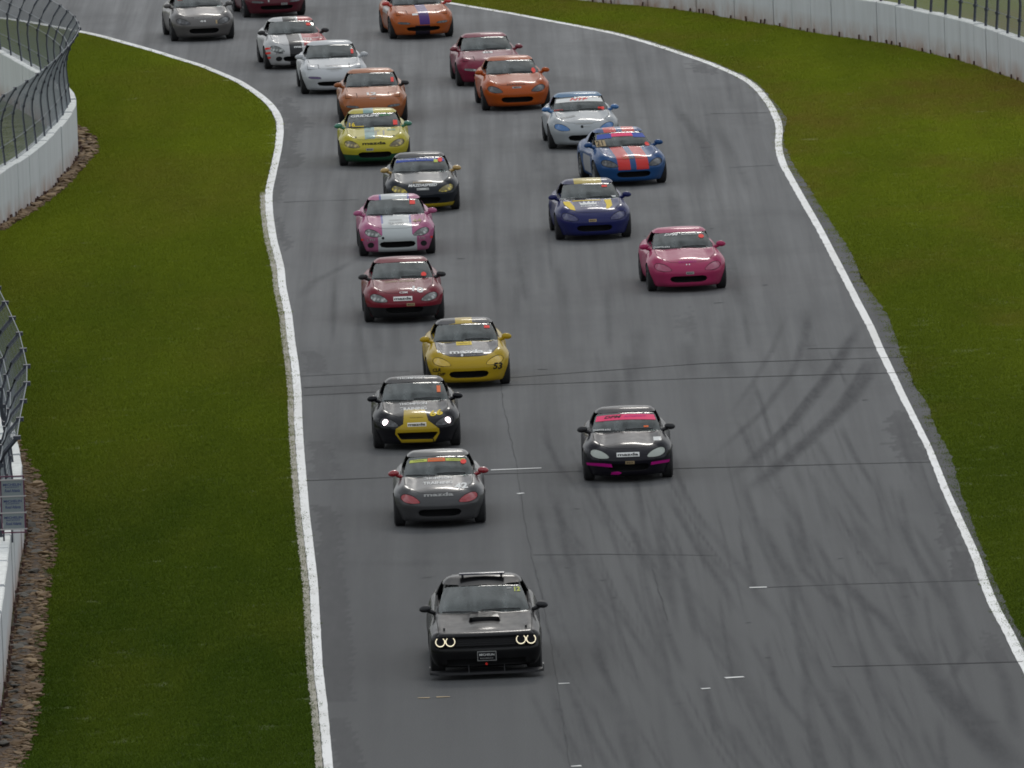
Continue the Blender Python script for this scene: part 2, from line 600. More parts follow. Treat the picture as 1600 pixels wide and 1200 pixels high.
def road_mat():
    m, nt, b = new_mat('worn_asphalt')
    p = wpos(nt)
    def att(n):
        a = nt.nodes.new('ShaderNodeAttribute')
        a.attribute_name = n
        return a.outputs['Fac']
    grain = noisen(nt, p, 38, 3, 0.7)
    blot = noisen(nt, p, 0.35, 5, 0.6, (1.0, 0.25, 1))
    streak = noisen(nt, p, 2.6, 4, 0.6, (1.0, 0.012, 1))
    streak2 = noisen(nt, p, 1.3, 5, 0.7, (0.22, 0.10, 1))
    col = mixc(nt, rampn(nt, blot, 0.3, 0.7), (0.138, 0.141, 0.145), (0.225, 0.226, 0.227))
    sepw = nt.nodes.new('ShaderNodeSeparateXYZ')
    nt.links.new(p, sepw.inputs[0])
    near_dark = mathn(nt, 'MULTIPLY', rampn(nt, sepw.outputs[1], 372, 226, 0.0, 1.0), rampn(nt, blot, 0.2, 0.8, 0.75, 1.0))  # laid rubber, plus lens falloff painted in as darker near asphalt
    col = mixc(nt, near_dark, col, (0.053, 0.055, 0.057))
    col = mixc(nt, rampn(nt, streak, 0.38, 0.66, 0, 0.6), col, (0.056, 0.057, 0.060))
    col = mixc(nt, rampn(nt, streak2, 0.48, 0.72, 0, 0.55), col, (0.060, 0.061, 0.064))
    col = mixc(nt, rampn(nt, grain, 0.3, 0.75, 0, 0.35), col, (0.21, 0.207, 0.20))
    wn_ = noisen(nt, p, 5.0, 4, 0.7, (1.0, 0.12, 1))
    wr = mathn(nt, 'MULTIPLY', att('wear'), rampn(nt, wn_, 0.25, 0.65, 0.5, 1.0), clamp=True)
    col = mixc(nt, mathn(nt, 'MULTIPLY', wr, 0.95), col, (0.026, 0.027, 0.031))
    col = mixc(nt, mathn(nt, 'MULTIPLY', att('seal'), rampn(nt, wn_, 0.2, 0.6, 0.6, 1.0)), col, (0.036, 0.037, 0.041))
    nt.links.new(col, b.inputs['Base Color'])
    nt.links.new(rampn(nt, att('seal'), 0.0, 1.0, 0.88, 0.80), b.inputs['Roughness'])
    b.inputs['Specular IOR Level'].default_value = 0.22
    bp = nt.nodes.new('ShaderNodeBump')
    bp.inputs['Strength'].default_value = 0.25
    bp.inputs['Distance'].default_value = 0.01
    nt.links.new(grain, bp.inputs['Height'])
    nt.links.new(bp.outputs[0], b.inputs['Normal'])
    return m


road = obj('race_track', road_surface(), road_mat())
tag(road, kind='structure')


def grass_colour(nt, dark=1.0):
    p = wpos(nt)
    big = noisen(nt, p, 0.22, 5, 0.62, (1.0, 0.16, 1))
    mid = noisen(nt, p, 0.7, 4, 0.55, (1.0, 0.2, 1))
    dry = noisen(nt, p, 0.16, 6, 0.65, (1.0, 0.35, 1))
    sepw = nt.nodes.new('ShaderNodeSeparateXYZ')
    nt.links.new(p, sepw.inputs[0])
    far = mathn(nt, 'ADD', rampn(nt, sepw.outputs[1], 235, 335, 0.0, 0.85), rampn(nt, big, 0.3, 0.7, -0.22, 0.22), clamp=True)  # lusher turf nearby, with lens falloff also painted into its darker tone
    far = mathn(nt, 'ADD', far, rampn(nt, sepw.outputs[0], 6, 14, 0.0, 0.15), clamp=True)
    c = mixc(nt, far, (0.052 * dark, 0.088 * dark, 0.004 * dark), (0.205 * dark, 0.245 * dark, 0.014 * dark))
    c = mixc(nt, rampn(nt, mid, 0.35, 0.75, 0, 0.3), c, (0.10 * dark, 0.13 * dark, 0.010 * dark))
    c = mixc(nt, mathn(nt, 'MULTIPLY', mathn(nt, 'MULTIPLY', far, rampn(nt, sepw.outputs[0], -9, 6, 0.35, 1.0)), rampn(nt, dry, 0.46, 0.68, 0, 0.9)), c, (0.215 * dark, 0.150 * dark, 0.034 * dark))
    return c


def grass_mat(name, dark):
    m, nt, b = new_mat(name)
    c = grass_colour(nt, dark)
    if dark < 1:
        fine = noisen(nt, wpos(nt), 14, 4, 0.7)
        c = mixc(nt, rampn(nt, fine, 0.35, 0.7, 0, 0.2), c, (0.07, 0.07, 0.016))
    nt.links.new(c, b.inputs['Base Color'])
    b.inputs['Roughness'].default_value = 0.85
    b.inputs['Specular IOR Level'].default_value = 0.15
    return m


GROUND = grass_mat('shaded_turf_soil', 0.7)  # soil under the blades, colour darkened for the shade at the grass base
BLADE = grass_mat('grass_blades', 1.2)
g = mesh_from([(-1500, -300, -0.02), (1500, -300, -0.02), (1500, 2600, -0.02), (-1500, 2600, -0.02)], [(0, 1, 2, 3)])
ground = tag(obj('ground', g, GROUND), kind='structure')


def ribbon(name, cx, y0, y1, w, off, z, mat, step=0.4, jag=0.0, kind='structure', thick=0.0):
    """a strip that follows curve cx(y); w and off are numbers or functions of y"""
    n = max(2, int((y1 - y0) / step))
    ys = np.linspace(y0, y1, n)
    xs = cx(ys)
    dx = np.gradient(xs, ys)
    nx, ny = 1 / np.sqrt(1 + dx * dx), -dx / np.sqrt(1 + dx * dx)
    W = w(ys) if callable(w) else np.full(n, w)
    O = off(ys) if callable(off) else np.full(n, off)
    rg = np.random.default_rng(int(abs(y0) * 10) % 1000)
    jl, jr = rg.normal(0, 1, n) * jag, rg.normal(0, 1, n) * jag * 0.3
    v, f = [], []
    for i in range(n):
        for s, j in ((-1, jl[i]), (1, jr[i])):
            d = O[i] + s * W[i] / 2 + j
            v.append((xs[i] + nx[i] * d, ys[i] + ny[i] * d, z))
    for i in range(n - 1):
        f.append((2 * i, 2 * i + 1, 2 * i + 3, 2 * i + 2))
    return tag(obj(name, mesh_from(v, f), mat), kind=kind)


def line_mat(name, col, wear_lo, wear_hi):
    m, nt, b = new_mat(name)
    p = wpos(nt)
    n1 = noisen(nt, p, 3.5, 5, 0.7, (1.0, 0.25, 1))
    n2 = noisen(nt, p, 0.5, 3, 0.5, (0.2, 0.3, 1))
    c = mixc(nt, rampn(nt, n1, wear_lo, wear_hi, 0, 0.75), col, (0.20, 0.19, 0.16))
    c = mixc(nt, rampn(nt, n2, 0.4, 0.8, 0, 0.35), c, (0.32, 0.30, 0.24))
    nt.links.new(c, b.inputs['Base Color'])
    b.inputs['Roughness'].default_value = 0.6
    return m


LINE = line_mat('white_road_paint', (0.76, 0.76, 0.75), 0.52, 0.84)
KERB = line_mat('weathered_concrete', (0.185, 0.165, 0.105), 0.38, 0.72)
FAINT = simple('weathered_joint', (0.075, 0.075, 0.077), 0.9, var=0.35, scale=1.2, spec=0.1)
SEAM = simple('tar_sealant', (0.050, 0.050, 0.052), 0.9, var=0.45, scale=1.5, spec=0.1)
yb = lambda *a: gp(*a).y
ribbon('left_edge_line', XL, Y_NEAR, Y_FAR, lambda y: np.interp(y, [yb(500, 1190), yb(440, 450), yb(425, 300), yb(437, 188), yb(373, 127), yb(108, 46)],
                                                               [0.15, 0.165, 0.175, 0.175, 0.19, 0.22]), 0.0, 0.004, LINE, jag=0.005)
ribbon('left_kerb_strip', XL, Y_NEAR, yb(425, 300), 0.11, -0.145, 0.001, KERB, jag=0.010, step=0.12)
ribbon('right_edge_line', XR, Y_NEAR, Y_FAR, lambda y: np.interp(y, [yb(1590, 1000), yb(1480, 780), yb(1450, 697), yb(1375, 545), yb(1216, 190), yb(1142, 113), yb(1000, 63), yb(700, 4)],
                                                                [0.18, 0.145, 0.13, 0.155, 0.17, 0.18, 0.20, 0.22]), 0.0, 0.004, LINE, jag=0.005)


def strip(name, pix, w, z, mat):
    P = [gp(*p) for p in pix]
    Q = []
    for a, b in zip(P, P[1:]):
        n = max(1, int((b - a).length / 0.7))
        Q += [a + (b - a) * (i / n) for i in range(n)]
    Q.append(P[-1])
    v, f = [], []
    for i, p in enumerate(Q):
        d = (Q[min(i + 1, len(Q) - 1)] - Q[max(i - 1, 0)]).normalized()
        n = Vector((-d.y, d.x, 0))
        ww = w * rng.uniform(0.35, 1.1)
        sh = n * rng.uniform(-0.02, 0.02)
        v += [p + sh + n * ww / 2 + Vector((0, 0, z)), p + sh - n * ww / 2 + Vector((0, 0, z))]
    for i in range(len(Q) - 1):
        f.append((2 * i, 2 * i + 1, 2 * i + 3, 2 * i + 2))
    me = mesh_from(v, f)
    if me.polygons[0].normal.z < 0:
        me.flip_normals()
    return tag(obj(name, me, mat), kind='structure')


for pix, w in [([(478, 751), (700, 743), (1100, 731), (1455, 722)], 0.13), ([(475, 606), (800, 590), (1100, 568), (1418, 558)], 0.12),
               ([(475, 618), (800, 602), (1100, 591), (1420, 582)], 0.12), ([(1262, 545), (1400, 543)], 0.13), ([(1200, 918), (1320, 913), (1534, 907)], 0.11),
               ([(1300, 1042), (1430, 1039), (1598, 1034)], 0.12), ([(833, 867), (950, 866), (1120, 868)], 0.09), ([(443, 316), (560, 312)], 0.1),
               ([(470, 588), (640, 580)], 0.07), ([(1140, 262), (1210, 258)], 0.1), ([(1110, 178), (1200, 176)], 0.1)]:
    strip('tar_seam', pix, w * 0.85, 0.005, SEAM if w > 0.115 else FAINT)
strip('paving_joint', [(776, 560), (786, 630), (808, 730), (817, 796), (829, 862), (846, 930), (862, 1012), (875, 1096), (890, 1200), (900, 1260)], 0.014, 0.006, FAINT)
strip('paving_joint', [(1020, 890), (1034, 940), (1044, 970)], 0.02, 0.006, FAINT)
for a, b_ in [((767, 735), (846, 732)), ((808, 772), (819, 771)), ((873, 1069), (890, 1068)), ((1133, 1060), (1162, 1058)), ((1096, 1077), (1110, 1076)),
              ((1171, 919), (1198, 918)), ((892, 1198), (908, 1197)), ((653, 1091), (671, 1091)), ((682, 1090), (703, 1089))]:
    strip('paint_tick', [a, b_], 0.16, 0.010, WHITE_P if a[0] > 700 else TAN_P)
for _ in range(26):
    x0, y0 = rng.uniform(560, 1380), rng.uniform(110, 1150)
    strip('tar_spot', [(x0, y0), (x0 + rng.uniform(3, 9), y0 + rng.uniform(-1, 1))], rng.uniform(0.1, 0.3), 0.0045, FAINT)


# ------------------------------------------------------------------ grass
def grass_area(name, poly, seed, dens=9.0):
    """one mass of turf: tufts scattered over the area by geometry nodes"""
    bm = bmesh.new()
    vs = [bm.verts.new((x, y, -0.018)) for x, y in poly]
    bm.faces.new(vs)
    bmesh.ops.triangulate(bm, faces=bm.faces)
    me = bpy.data.meshes.new(name)
    bm.to_mesh(me)
    bm.free()
    if me.polygons[0].normal.z < 0:
        me.flip_normals()
    me.materials.append(GROUND)
    o = bpy.data.objects.new(name, me)
    link(o)
    ng = bpy.data.node_groups.new('turf_scatter', 'GeometryNodeTree')
    ng.interface.new_socket('Geometry', in_out='INPUT', socket_type='NodeSocketGeometry')
    ng.interface.new_socket('Geometry', in_out='OUTPUT', socket_type='NodeSocketGeometry')
    N, L = ng.nodes, ng.links
    gi, go = N.new('NodeGroupInput'), N.new('NodeGroupOutput')
    dp = N.new('GeometryNodeDistributePointsOnFaces')
    dp.inputs['Density'].default_value = dens
    dp.inputs['Seed'].default_value = seed
    ii = N.new('GeometryNodeInstanceOnPoints')
    oi = N.new('GeometryNodeObjectInfo')
    oi.inputs['Object'].default_value = TUFT
    rv = N.new('FunctionNodeRandomValue')
    rv.data_type = 'FLOAT_VECTOR'
    rv.inputs[0].default_value = (0, 0, 0)
    rv.inputs[1].default_value = (0, 0, 6.283)
    rs = N.new('FunctionNodeRandomValue')
    rs.data_type = 'FLOAT'
    rs.inputs[2].default_value = 0.6
    rs.inputs[3].default_value = 1.25
    L.new(gi.outputs[0], dp.inputs['Mesh'])
    L.new(dp.outputs['Points'], ii.inputs['Points'])
    L.new(oi.outputs['Geometry'], ii.inputs['Instance'])
    L.new(rv.outputs[0], ii.inputs['Rotation'])
    L.new(rs.outputs[1], ii.inputs['Scale'])
    L.new(ii.outputs[0], go.inputs[0])
    md = o.modifiers.new('turf', 'NODES')
    md.node_group = ng
    return tag(o, kind='stuff')


def tuft_mesh():
    v, f = [], []
    r2 = random.Random(5)
    for _ in range(95):
        a, d = r2.uniform(0, 6.28), math.sqrt(r2.random()) * 0.27
        x, y = d * math.cos(a), d * math.sin(a)
        h = r2.uniform(0.016, 0.042)
        t = r2.uniform(0, 6.28)
        w = r2.uniform(0.006, 0.011)
        lx, ly = r2.uniform(-0.025, 0.025), r2.uniform(-0.025, 0.025)
        i = len(v)
        v += [(x - w * math.cos(t), y - w * math.sin(t), 0), (x + w * math.cos(t), y + w * math.sin(t), 0), (x + lx, y + ly, h)]
        f.append((i, i + 1, i + 2))
    return mesh_from(v, f)


tuft_me = tuft_mesh()
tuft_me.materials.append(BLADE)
TUFT = bpy.data.objects.new('grass_tuft', tuft_me)
link(TUFT)
TUFT.location = (XL(260.0) - 1.2, 260.0, -0.018)
tag(TUFT, kind='stuff')

WALL_L_PX = [(-190, 40), (-90, 95), (-30, 125), (0, 142), (50, 169), (95, 196), (118, 217), (125, 237), (112, 259), (85, 291), (51, 320), (0, 354),
             (-50, 400), (-70, 500), (-50, 610), (-5, 690), (26, 765), (40, 835), (24, 925), (4, 1090), (-6, 1150), (-60, 1300)]
WALL_R_PX = [(700, -32), (840, -9), (900, -1), (960, 6), (1024, 10), (1080, 17), (1144, 28), (1204, 38), (1264, 49), (1320, 58), (1380, 66), (1440, 79),
             (1516, 98), (1560, 114), (1600, 128), (1680, 160), (1800, 215)]
XWL = interp_curve(WALL_L_PX)
XWR = interp_curve(WALL_R_PX)

ysl = np.linspace(Y_NEAR + 2, Y_FAR - 2, 160)
rub = lambda y: np.interp(y, [yb(20, 1250), yb(50, 1150), yb(60, 900), yb(60, 750), yb(60, 640), yb(50, 560), yb(60, 350), yb(140, 260), yb(160, 215), yb(150, 190), yb(110, 150)],
                          [0.52, 0.55, 0.50, 0.42, 0.24, 0.12, 0.14, 0.24, 0.42, 0.24, 0.05])
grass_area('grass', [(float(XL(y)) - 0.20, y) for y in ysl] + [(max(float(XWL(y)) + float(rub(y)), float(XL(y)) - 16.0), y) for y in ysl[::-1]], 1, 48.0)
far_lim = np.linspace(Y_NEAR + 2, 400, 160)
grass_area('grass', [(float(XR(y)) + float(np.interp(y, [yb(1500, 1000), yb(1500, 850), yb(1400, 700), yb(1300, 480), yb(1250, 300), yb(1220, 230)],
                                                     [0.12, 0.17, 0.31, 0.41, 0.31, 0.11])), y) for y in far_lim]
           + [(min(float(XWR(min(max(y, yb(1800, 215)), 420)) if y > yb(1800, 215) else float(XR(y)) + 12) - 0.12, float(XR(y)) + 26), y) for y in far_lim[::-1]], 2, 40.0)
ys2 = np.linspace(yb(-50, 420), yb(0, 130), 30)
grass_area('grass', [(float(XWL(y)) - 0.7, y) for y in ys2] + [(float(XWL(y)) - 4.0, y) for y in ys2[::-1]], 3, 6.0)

# ------------------------------------------------------------------ barrier walls and catch fences
def wall_mat():
    m, nt, b = new_mat('whitewashed_concrete')
    p = wpos(nt)
    sep = nt.nodes.new('ShaderNodeSeparateXYZ')
    nt.links.new(p, sep.inputs[0])
    streak = noisen(nt, p, 3.0, 5, 0.65, (1, 1, 0.12))
    c = mixc(nt, rampn(nt, streak, 0.4, 0.75, 0, 0.45), (0.60, 0.62, 0.64), (0.42, 0.43, 0.44))
    clay = noisen(nt, p, 1.6, 5, 0.7, (1, 1, 0.5))
    # splashed clay along the foot
    foot = mathn(nt, 'MULTIPLY', rampn(nt, sep.outputs[2], 0.50, 0.0, 0, 1), rampn(nt, clay, 0.35, 0.7, 0.1, 1.0), clamp=True)
    c = mixc(nt, foot, c, (0.30, 0.14, 0.06))
    nt.links.new(c, b.inputs['Base Color'])
    b.inputs['Roughness'].default_value = 0.8
    return m


WALLM = wall_mat()
CAP = simple('wall_cap_paint', (0.72, 0.73, 0.70), 0.7, var=0.15)
POSTM = simple('galvanised_post', (0.038, 0.043, 0.060), 0.55, 0.2)
WIRE = simple('galvanised_wire', (0.22, 0.24, 0.26), 0.5, 0.5)
PIN = simple('rusty_steel', (0.075, 0.035, 0.025), 0.8)


def frame_on(cx, y):
    x = float(cx(y))
    d = Vector((float(cx(y + 0.5)) - float(cx(y - 0.5)), 1.0, 0)).normalized()
    return Vector((x, y, 0)), d, Vector((d.y, -d.x, 0))


def along(cx, y0, y1, step):
    out, y = [], y0
    while y < y1:
        out.append(y)
        _, d, _ = frame_on(cx, y)
        y += step * d.y
    return out


def barrier(name, label, cx, y0, y1, side, h, thick, panel, pins):
    """white concrete wall cast in panels; side +1 keeps its track face on the curve and its body to the left"""
    root = tag(empty(name, frame_on(cx, (y0 + y1) / 2)[0]), label, 'wall', 'white concrete barriers beside the track')
    inv = Matrix.Translation(-root.location)
    ys = along(cx, y0, y1, panel)
    for a, b in zip(ys, ys[1:]):
        pa, da, na = frame_on(cx, a)
        pb, db, nb = frame_on(cx, b)
        d = (pb - pa).normalized()
        pa2, pb2 = pa + d * 0.022, pb - d * 0.022
        h2 = h + rng.uniform(-0.02, 0.02)
        n = Vector((d.y, -d.x, 0)) * side
        off = n * rng.uniform(-0.012, 0.012)
        prof = [(0, -0.1), (0, h2 - 0.02), (-0.02, h2), (-thick + 0.02, h2), (-thick, h2 - 0.02), (-thick, -0.1)]
        v = [inv @ (q + off + n * o + Vector((0, 0, z))) for q in (pa2, pb2) for o, z in prof]
        k = len(prof)
        f = [(i, (i + 1) % k, k + (i + 1) % k, k + i) for i in range(k)] + [tuple(range(k - 1, -1, -1)), tuple(range(k, 2 * k))]
        me = mesh_from(v, f)
        bm = bmesh.new(); bm.from_mesh(me); bmesh.ops.recalc_face_normals(bm, faces=bm.faces); bm.to_mesh(me); bm.free()
        me.materials.append(WALLM)
        me.materials.append(CAP)
        for p in me.polygons:
            if p.normal.z > 0.6:
                p.material_index = 1
        o = bpy.data.objects.new('panel', me)
        link(o, root)
    if pins:
        pm = MB().box((0, 0, 0.03), (0.035, 0.035, 0.17)).mesh()
        pm.materials.append(PIN)
        for y in along(cx, y0, y1, pins):
            if rng.random() < 0.2:
                continue
            p, d, n = frame_on(cx, y + rng.uniform(-0.3, 0.3))
            o = bpy.data.objects.new('pin', pm)
            link(o, root)
            o.location = inv @ (p + n * side * rng.uniform(0.03, 0.07))
            o.rotation_euler = (rng.uniform(-.2, .2), rng.uniform(-.2, .2), rng.random())
            o.scale = (1, 1, rng.uniform(0.6, 1.2))
    return root


Y_L0, Y_L1 = yb(-60, 1300), yb(-60, 110)
wl_near = barrier('barrier_wall', 'white concrete barrier at the lower left, behind the grey sponsor sign and the rubble strip', XWL, yb(-6, 1180), yb(-70, 497), 1, 1.22, 0.32, 1.9, 0.55)
wl_far = barrier('barrier_wall', 'white concrete barrier at the upper left bulging towards the track, stained with clay', XWL, yb(-70, 500), yb(-110, 85), 1, 1.20, 0.32, 1.9, 0.45)
wr = barrier('barrier_wall', 'long white concrete barrier at the upper right beyond the grass', XWR, yb(1720, 177), yb(780, -19), -1, 1.03, 0.30, 1.45, 0.75)


def post_path(h0, n, up=1.80, lean=0.30):
    s = [(0.0, 0.0), (-0.04, 0.45), (-0.07, 0.85), (-0.05, 1.08), (0.03, 1.32), (0.14, 1.56), (lean * 0.85, up)]
    return [n * a + Vector((0, 0, h0 + b)) for a, b in s]


def catch_fence(name, label, cx, y0, y1, side, h0, thick, step, lean=0.30, r=0.03, cell=0.085):
    root = tag(empty(name, frame_on(cx, (y0 + y1) / 2)[0]), label, 'fence', 'catch fences on the barriers')
    inv = Matrix.Translation(-root.location)
    ys = along(cx, y0, y1, step)
    base = []
    clamp = MB().box((0, 0, 0), (r * 2.9, r * 2.9, 0.07)).mesh()
    clamp.materials.append(POSTM)
    for y in ys:
        p, d, n = frame_on(cx, y)
        n = n * side
        path = [inv @ (p - n * (thick * 0.55) + q) for q in post_path(h0, n, lean=lean)]
        mb = MB().tube(path, r, 6)
        po = obj('post', mb.mesh(smooth=50), POSTM, root)
        for k in (1, 3, 4, 6):
            o = share('cable_clamp', clamp, po, POSTM)
            o.location = path[k]
        base.append(path)
    for k in (1, 3, 4, 6):
        mb = MB().tube([q[k] + Vector((0, 0, 0.02)) for q in base], 0.008, 4)
        obj('cable', mb.mesh(), WIRE, root)
    # chain link: two families of thin wires woven between the posts
    v, f = [], []
    S = 7
    def pt(u, t):
        i = min(int(u), len(base) - 2)
        k = min(int(t), S - 2)
        a = base[i][k].lerp(base[i][k + 1], t - k)
        b = base[i + 1][k].lerp(base[i + 1][k + 1], t - k)
        return a.lerp(b, u - i)
    W = 0.0026
    nseg = 6
    total = (len(base) - 1)
    du = cell / step
    span = 1.85 / step
    u = -span
    while u < total:
        for sgn in (1, -1):
            prev = None
            for j in range(nseg + 1):
                t = j / nseg
                uu = u + span * (t if sgn > 0 else 1 - t)
                if uu < 0 or uu > total - 1e-3:
                    prev = None
                    continue
                q = pt(uu, t * (S - 1.001))
                i = len(v)
                v.extend([q + Vector((W, 0, 0)), q + Vector((-W * .5, W, 0)), q + Vector((-W * .5, -W, 0))])
                if prev is not None:
                    for a, b in ((0, 1), (1, 2), (2, 0)):
                        f.append((prev + a, prev + b, i + b, i + a))
                prev = i
        u += du
    o = obj('chain_link_mesh', mesh_from(v, f), WIRE, root)
    o['kind'] = 'stuff'
    return root


catch_fence('catch_fence', 'dark post catch fence curving over the barrier at the lower left', XWL, yb(20, 945), yb(-70, 500), 1, 1.18, 0.32, 3.1, 0.42, 0.045, 0.15)
catch_fence('catch_fence', 'catch fence with grey mesh on the upper left barrier, folding back round the bend', XWL, yb(-70, 492), yb(-100, 92), 1, 1.17, 0.32, 1.9, 0.36, 0.028)
catch_fence('catch_fence', 'catch fence rising above the long white barrier at the upper right', XWR, yb(1700, 168), yb(1150, 29), -1, 1.0, 0.30, 1.35, 0.30, 0.04)

# ------------------------------------------------------------------ rubble strips by the left barrier
def rock_mesh(seed):
    r2 = random.Random(seed)
    bm = bmesh.new()
    bmesh.ops.create_icosphere(bm, subdivisions=1, radius=1)
    for vv in bm.verts:
        vv.co *= r2.uniform(0.65, 1.15)
        vv.co.z *= 0.55
    me = bpy.data.meshes.new('stone')
    bm.to_mesh(me)
    bm.free()
    return me


def stone_mat(name, c1, c2):
    m, nt, b = new_mat(name)
    oi = nt.nodes.new('ShaderNodeObjectInfo')
    p = wpos(nt)
    f = noisen(nt, p, 6, 4, 0.7)
    c = mixc(nt, oi.outputs['Random'], c1, c2)
    c = mixc(nt, rampn(nt, f, 0.35, 0.7, 0, 0.5), c, tuple(k * 0.45 for k in c1))
    nt.links.new(c, b.inputs['Base Color'])
    b.inputs['Roughness'].default_value = 0.9
    return m


STONE_T = stone_mat('tan_stone', (0.13, 0.075, 0.035), (0.36, 0.25, 0.14))
STONE_G = stone_mat('grey_stone', (0.055, 0.050, 0.042), (0.15, 0.135, 0.11))
SOIL = simple('clay_soil', (0.062, 0.036, 0.019), 0.95, var=0.5, scale=2.5)
ROCKS = []
for k in range(8):
    me_ = rock_mesh(k)
    me_.materials.append(STONE_T)
    ROCKS.append(me_)


def rubble(label, cx, y0, y1, n_single, n_small, big):
    root = tag(empty('rubble_strip', frame_on(cx, (y0 + y1) / 2)[0]), label, 'rubble', 'rubble strips at the foot of the barrier')
    inv = Matrix.Translation(-root.location)
    ys = np.linspace(y0, y1, 60)
    v, f = [], []
    for y in ys:
        p, d, n = frame_on(cx, float(y))
        w = float(rub(y)) + 0.10 + rng.uniform(-0.05, 0.05)
        v += [inv @ (p + n * 0.01 + Vector((0, 0, 0.0))), inv @ (p + n * w * 0.5 + Vector((0, 0, 0.02))), inv @ (p + n * w + Vector((0, 0, -0.016)))]
    for i in range(len(ys) - 1):
        for k in (0, 1):
            f.append((3 * i + k, 3 * i + k + 1, 3 * i + k + 4, 3 * i + k + 3))
    me = mesh_from(v, f)
    if me.polygons[0].normal.z < 0:
        me.flip_normals()
    obj('soil', me, SOIL, root)
    for _ in range(n_single):
        y = rng.uniform(y0, y1)
        p, d, n = frame_on(cx, y)
        q = rng.random()
        o = bpy.data.objects.new('stone', ROCKS[rng.randrange(8)])
        link(o, root)
        s = rng.uniform(0.045, 0.12) * big
        o.location = inv @ (p + n * (0.08 + q * max(float(rub(y)) - 0.05, 0.05)) + Vector((0, 0, s * 0.25)))
        o.scale = (s * rng.uniform(0.8, 1.5), s * rng.uniform(1.0, 2.4), s * rng.uniform(0.6, 1.0))
        o.rotation_euler = (rng.uniform(-.3, .3), rng.uniform(-.3, .3), rng.uniform(0, 6.28))
        if q < 0.42 and y < 300:
            o.material_slots[0].link = 'OBJECT'
            o.material_slots[0].material = STONE_G
    # the small fragments between the stones
    V, Fc = [], []
    rock = ROCKS[0]
    rv = [vv.co.copy() for vv in rock.vertices]
    rf = [tuple(p.vertices) for p in rock.polygons]
    for _ in range(n_small):
        y = rng.uniform(y0, y1)
        p, d, n = frame_on(cx, y)
        s = rng.uniform(0.015, 0.05)
        c = inv @ (p + n * (0.03 + rng.random() * (float(rub(y)) + 0.08)) + Vector((0, 0, s * 0.4)))
        R = Matrix.Rotation(rng.uniform(0, 6.28), 3, 'Z')
        i = len(V)
        V += [c + R @ Vector((q.x * s * 2.0, q.y * s, q.z * s)) for q in rv]
        Fc += [tuple(i + k for k in t) for t in rf]
    o = obj('gravel', mesh_from(V, Fc), STONE_T, root)
    o['kind'] = 'stuff'
    return root


rubble('long strip of brown stones and clay between the lower left barrier and the grass', XWL, yb(0, 1250), yb(20, 600), 290, 2600, 1.0)
rubble('clump of brown rubble at the foot of the bulging upper left barrier', XWL, yb(0, 360), yb(120, 195), 150, 900, 1.1)

# ------------------------------------------------------------------ car shells
def grid_box(xs, ys, zs):
    idx, P, Fq = {}, [], []
    nx, ny, nz = len(xs), len(ys), len(zs)

    def vid(i, j, k):
        t = (i, j, k)
        if t not in idx:
            idx[t] = len(P)
            P.append((xs[i], ys[j], zs[k]))
        return idx[t]
    for i in range(nx - 1):
        for j in range(ny - 1):
            Fq.append((vid(i, j, 0), vid(i, j + 1, 0), vid(i + 1, j + 1, 0), vid(i + 1, j, 0)))
            k = nz - 1
            Fq.append((vid(i, j, k), vid(i + 1, j, k), vid(i + 1, j + 1, k), vid(i, j + 1, k)))
    for i in range(nx - 1):
        for k in range(nz - 1):
            Fq.append((vid(i, 0, k), vid(i + 1, 0, k), vid(i + 1, 0, k + 1), vid(i, 0, k + 1)))
            j = ny - 1
            Fq.append((vid(i, j, k), vid(i, j, k + 1), vid(i + 1, j, k + 1), vid(i + 1, j, k)))
    for j in range(ny - 1):
        for k in range(nz - 1):
            Fq.append((vid(0, j, k), vid(0, j, k + 1), vid(0, j + 1, k + 1), vid(0, j + 1, k)))
            i = nx - 1
            Fq.append((vid(i, j, k), vid(i, j + 1, k), vid(i, j + 1, k + 1), vid(i, j, k + 1)))
    return np.array(P, float), Fq


def rnd(P, a1, l1, s1, r1, a2, l2, s2, r2):
    d1 = (s1 * (P[:, a1] - l1) + r1) / r1
    d2 = (s2 * (P[:, a2] - l2) + r2) / r2
    m = (d1 > 0) & (d2 > 0)
    d1, d2 = d1[m], d2[m]
    k = np.maximum(d1, d2) / np.maximum(np.hypot(d1, d2), 1e-9)
    P[m, a1] += s1 * (d1 * k - d1) * r1
    P[m, a2] += s2 * (d2 * k - d2) * r2


def dense(a, b, n, ea=0.0, eb=0.0, na=0, nb=0):
    """n even divisions, with na/nb extra ones inside the rounded ends ea/eb"""
    v = [a + ea * i / na for i in range(na)] if na else []
    v += list(np.linspace(a + ea if na else a, b - eb if nb else b, n))
    v += [b - eb + eb * (i + 1) / nb for i in range(nb)] if nb else []
    return np.array(v)


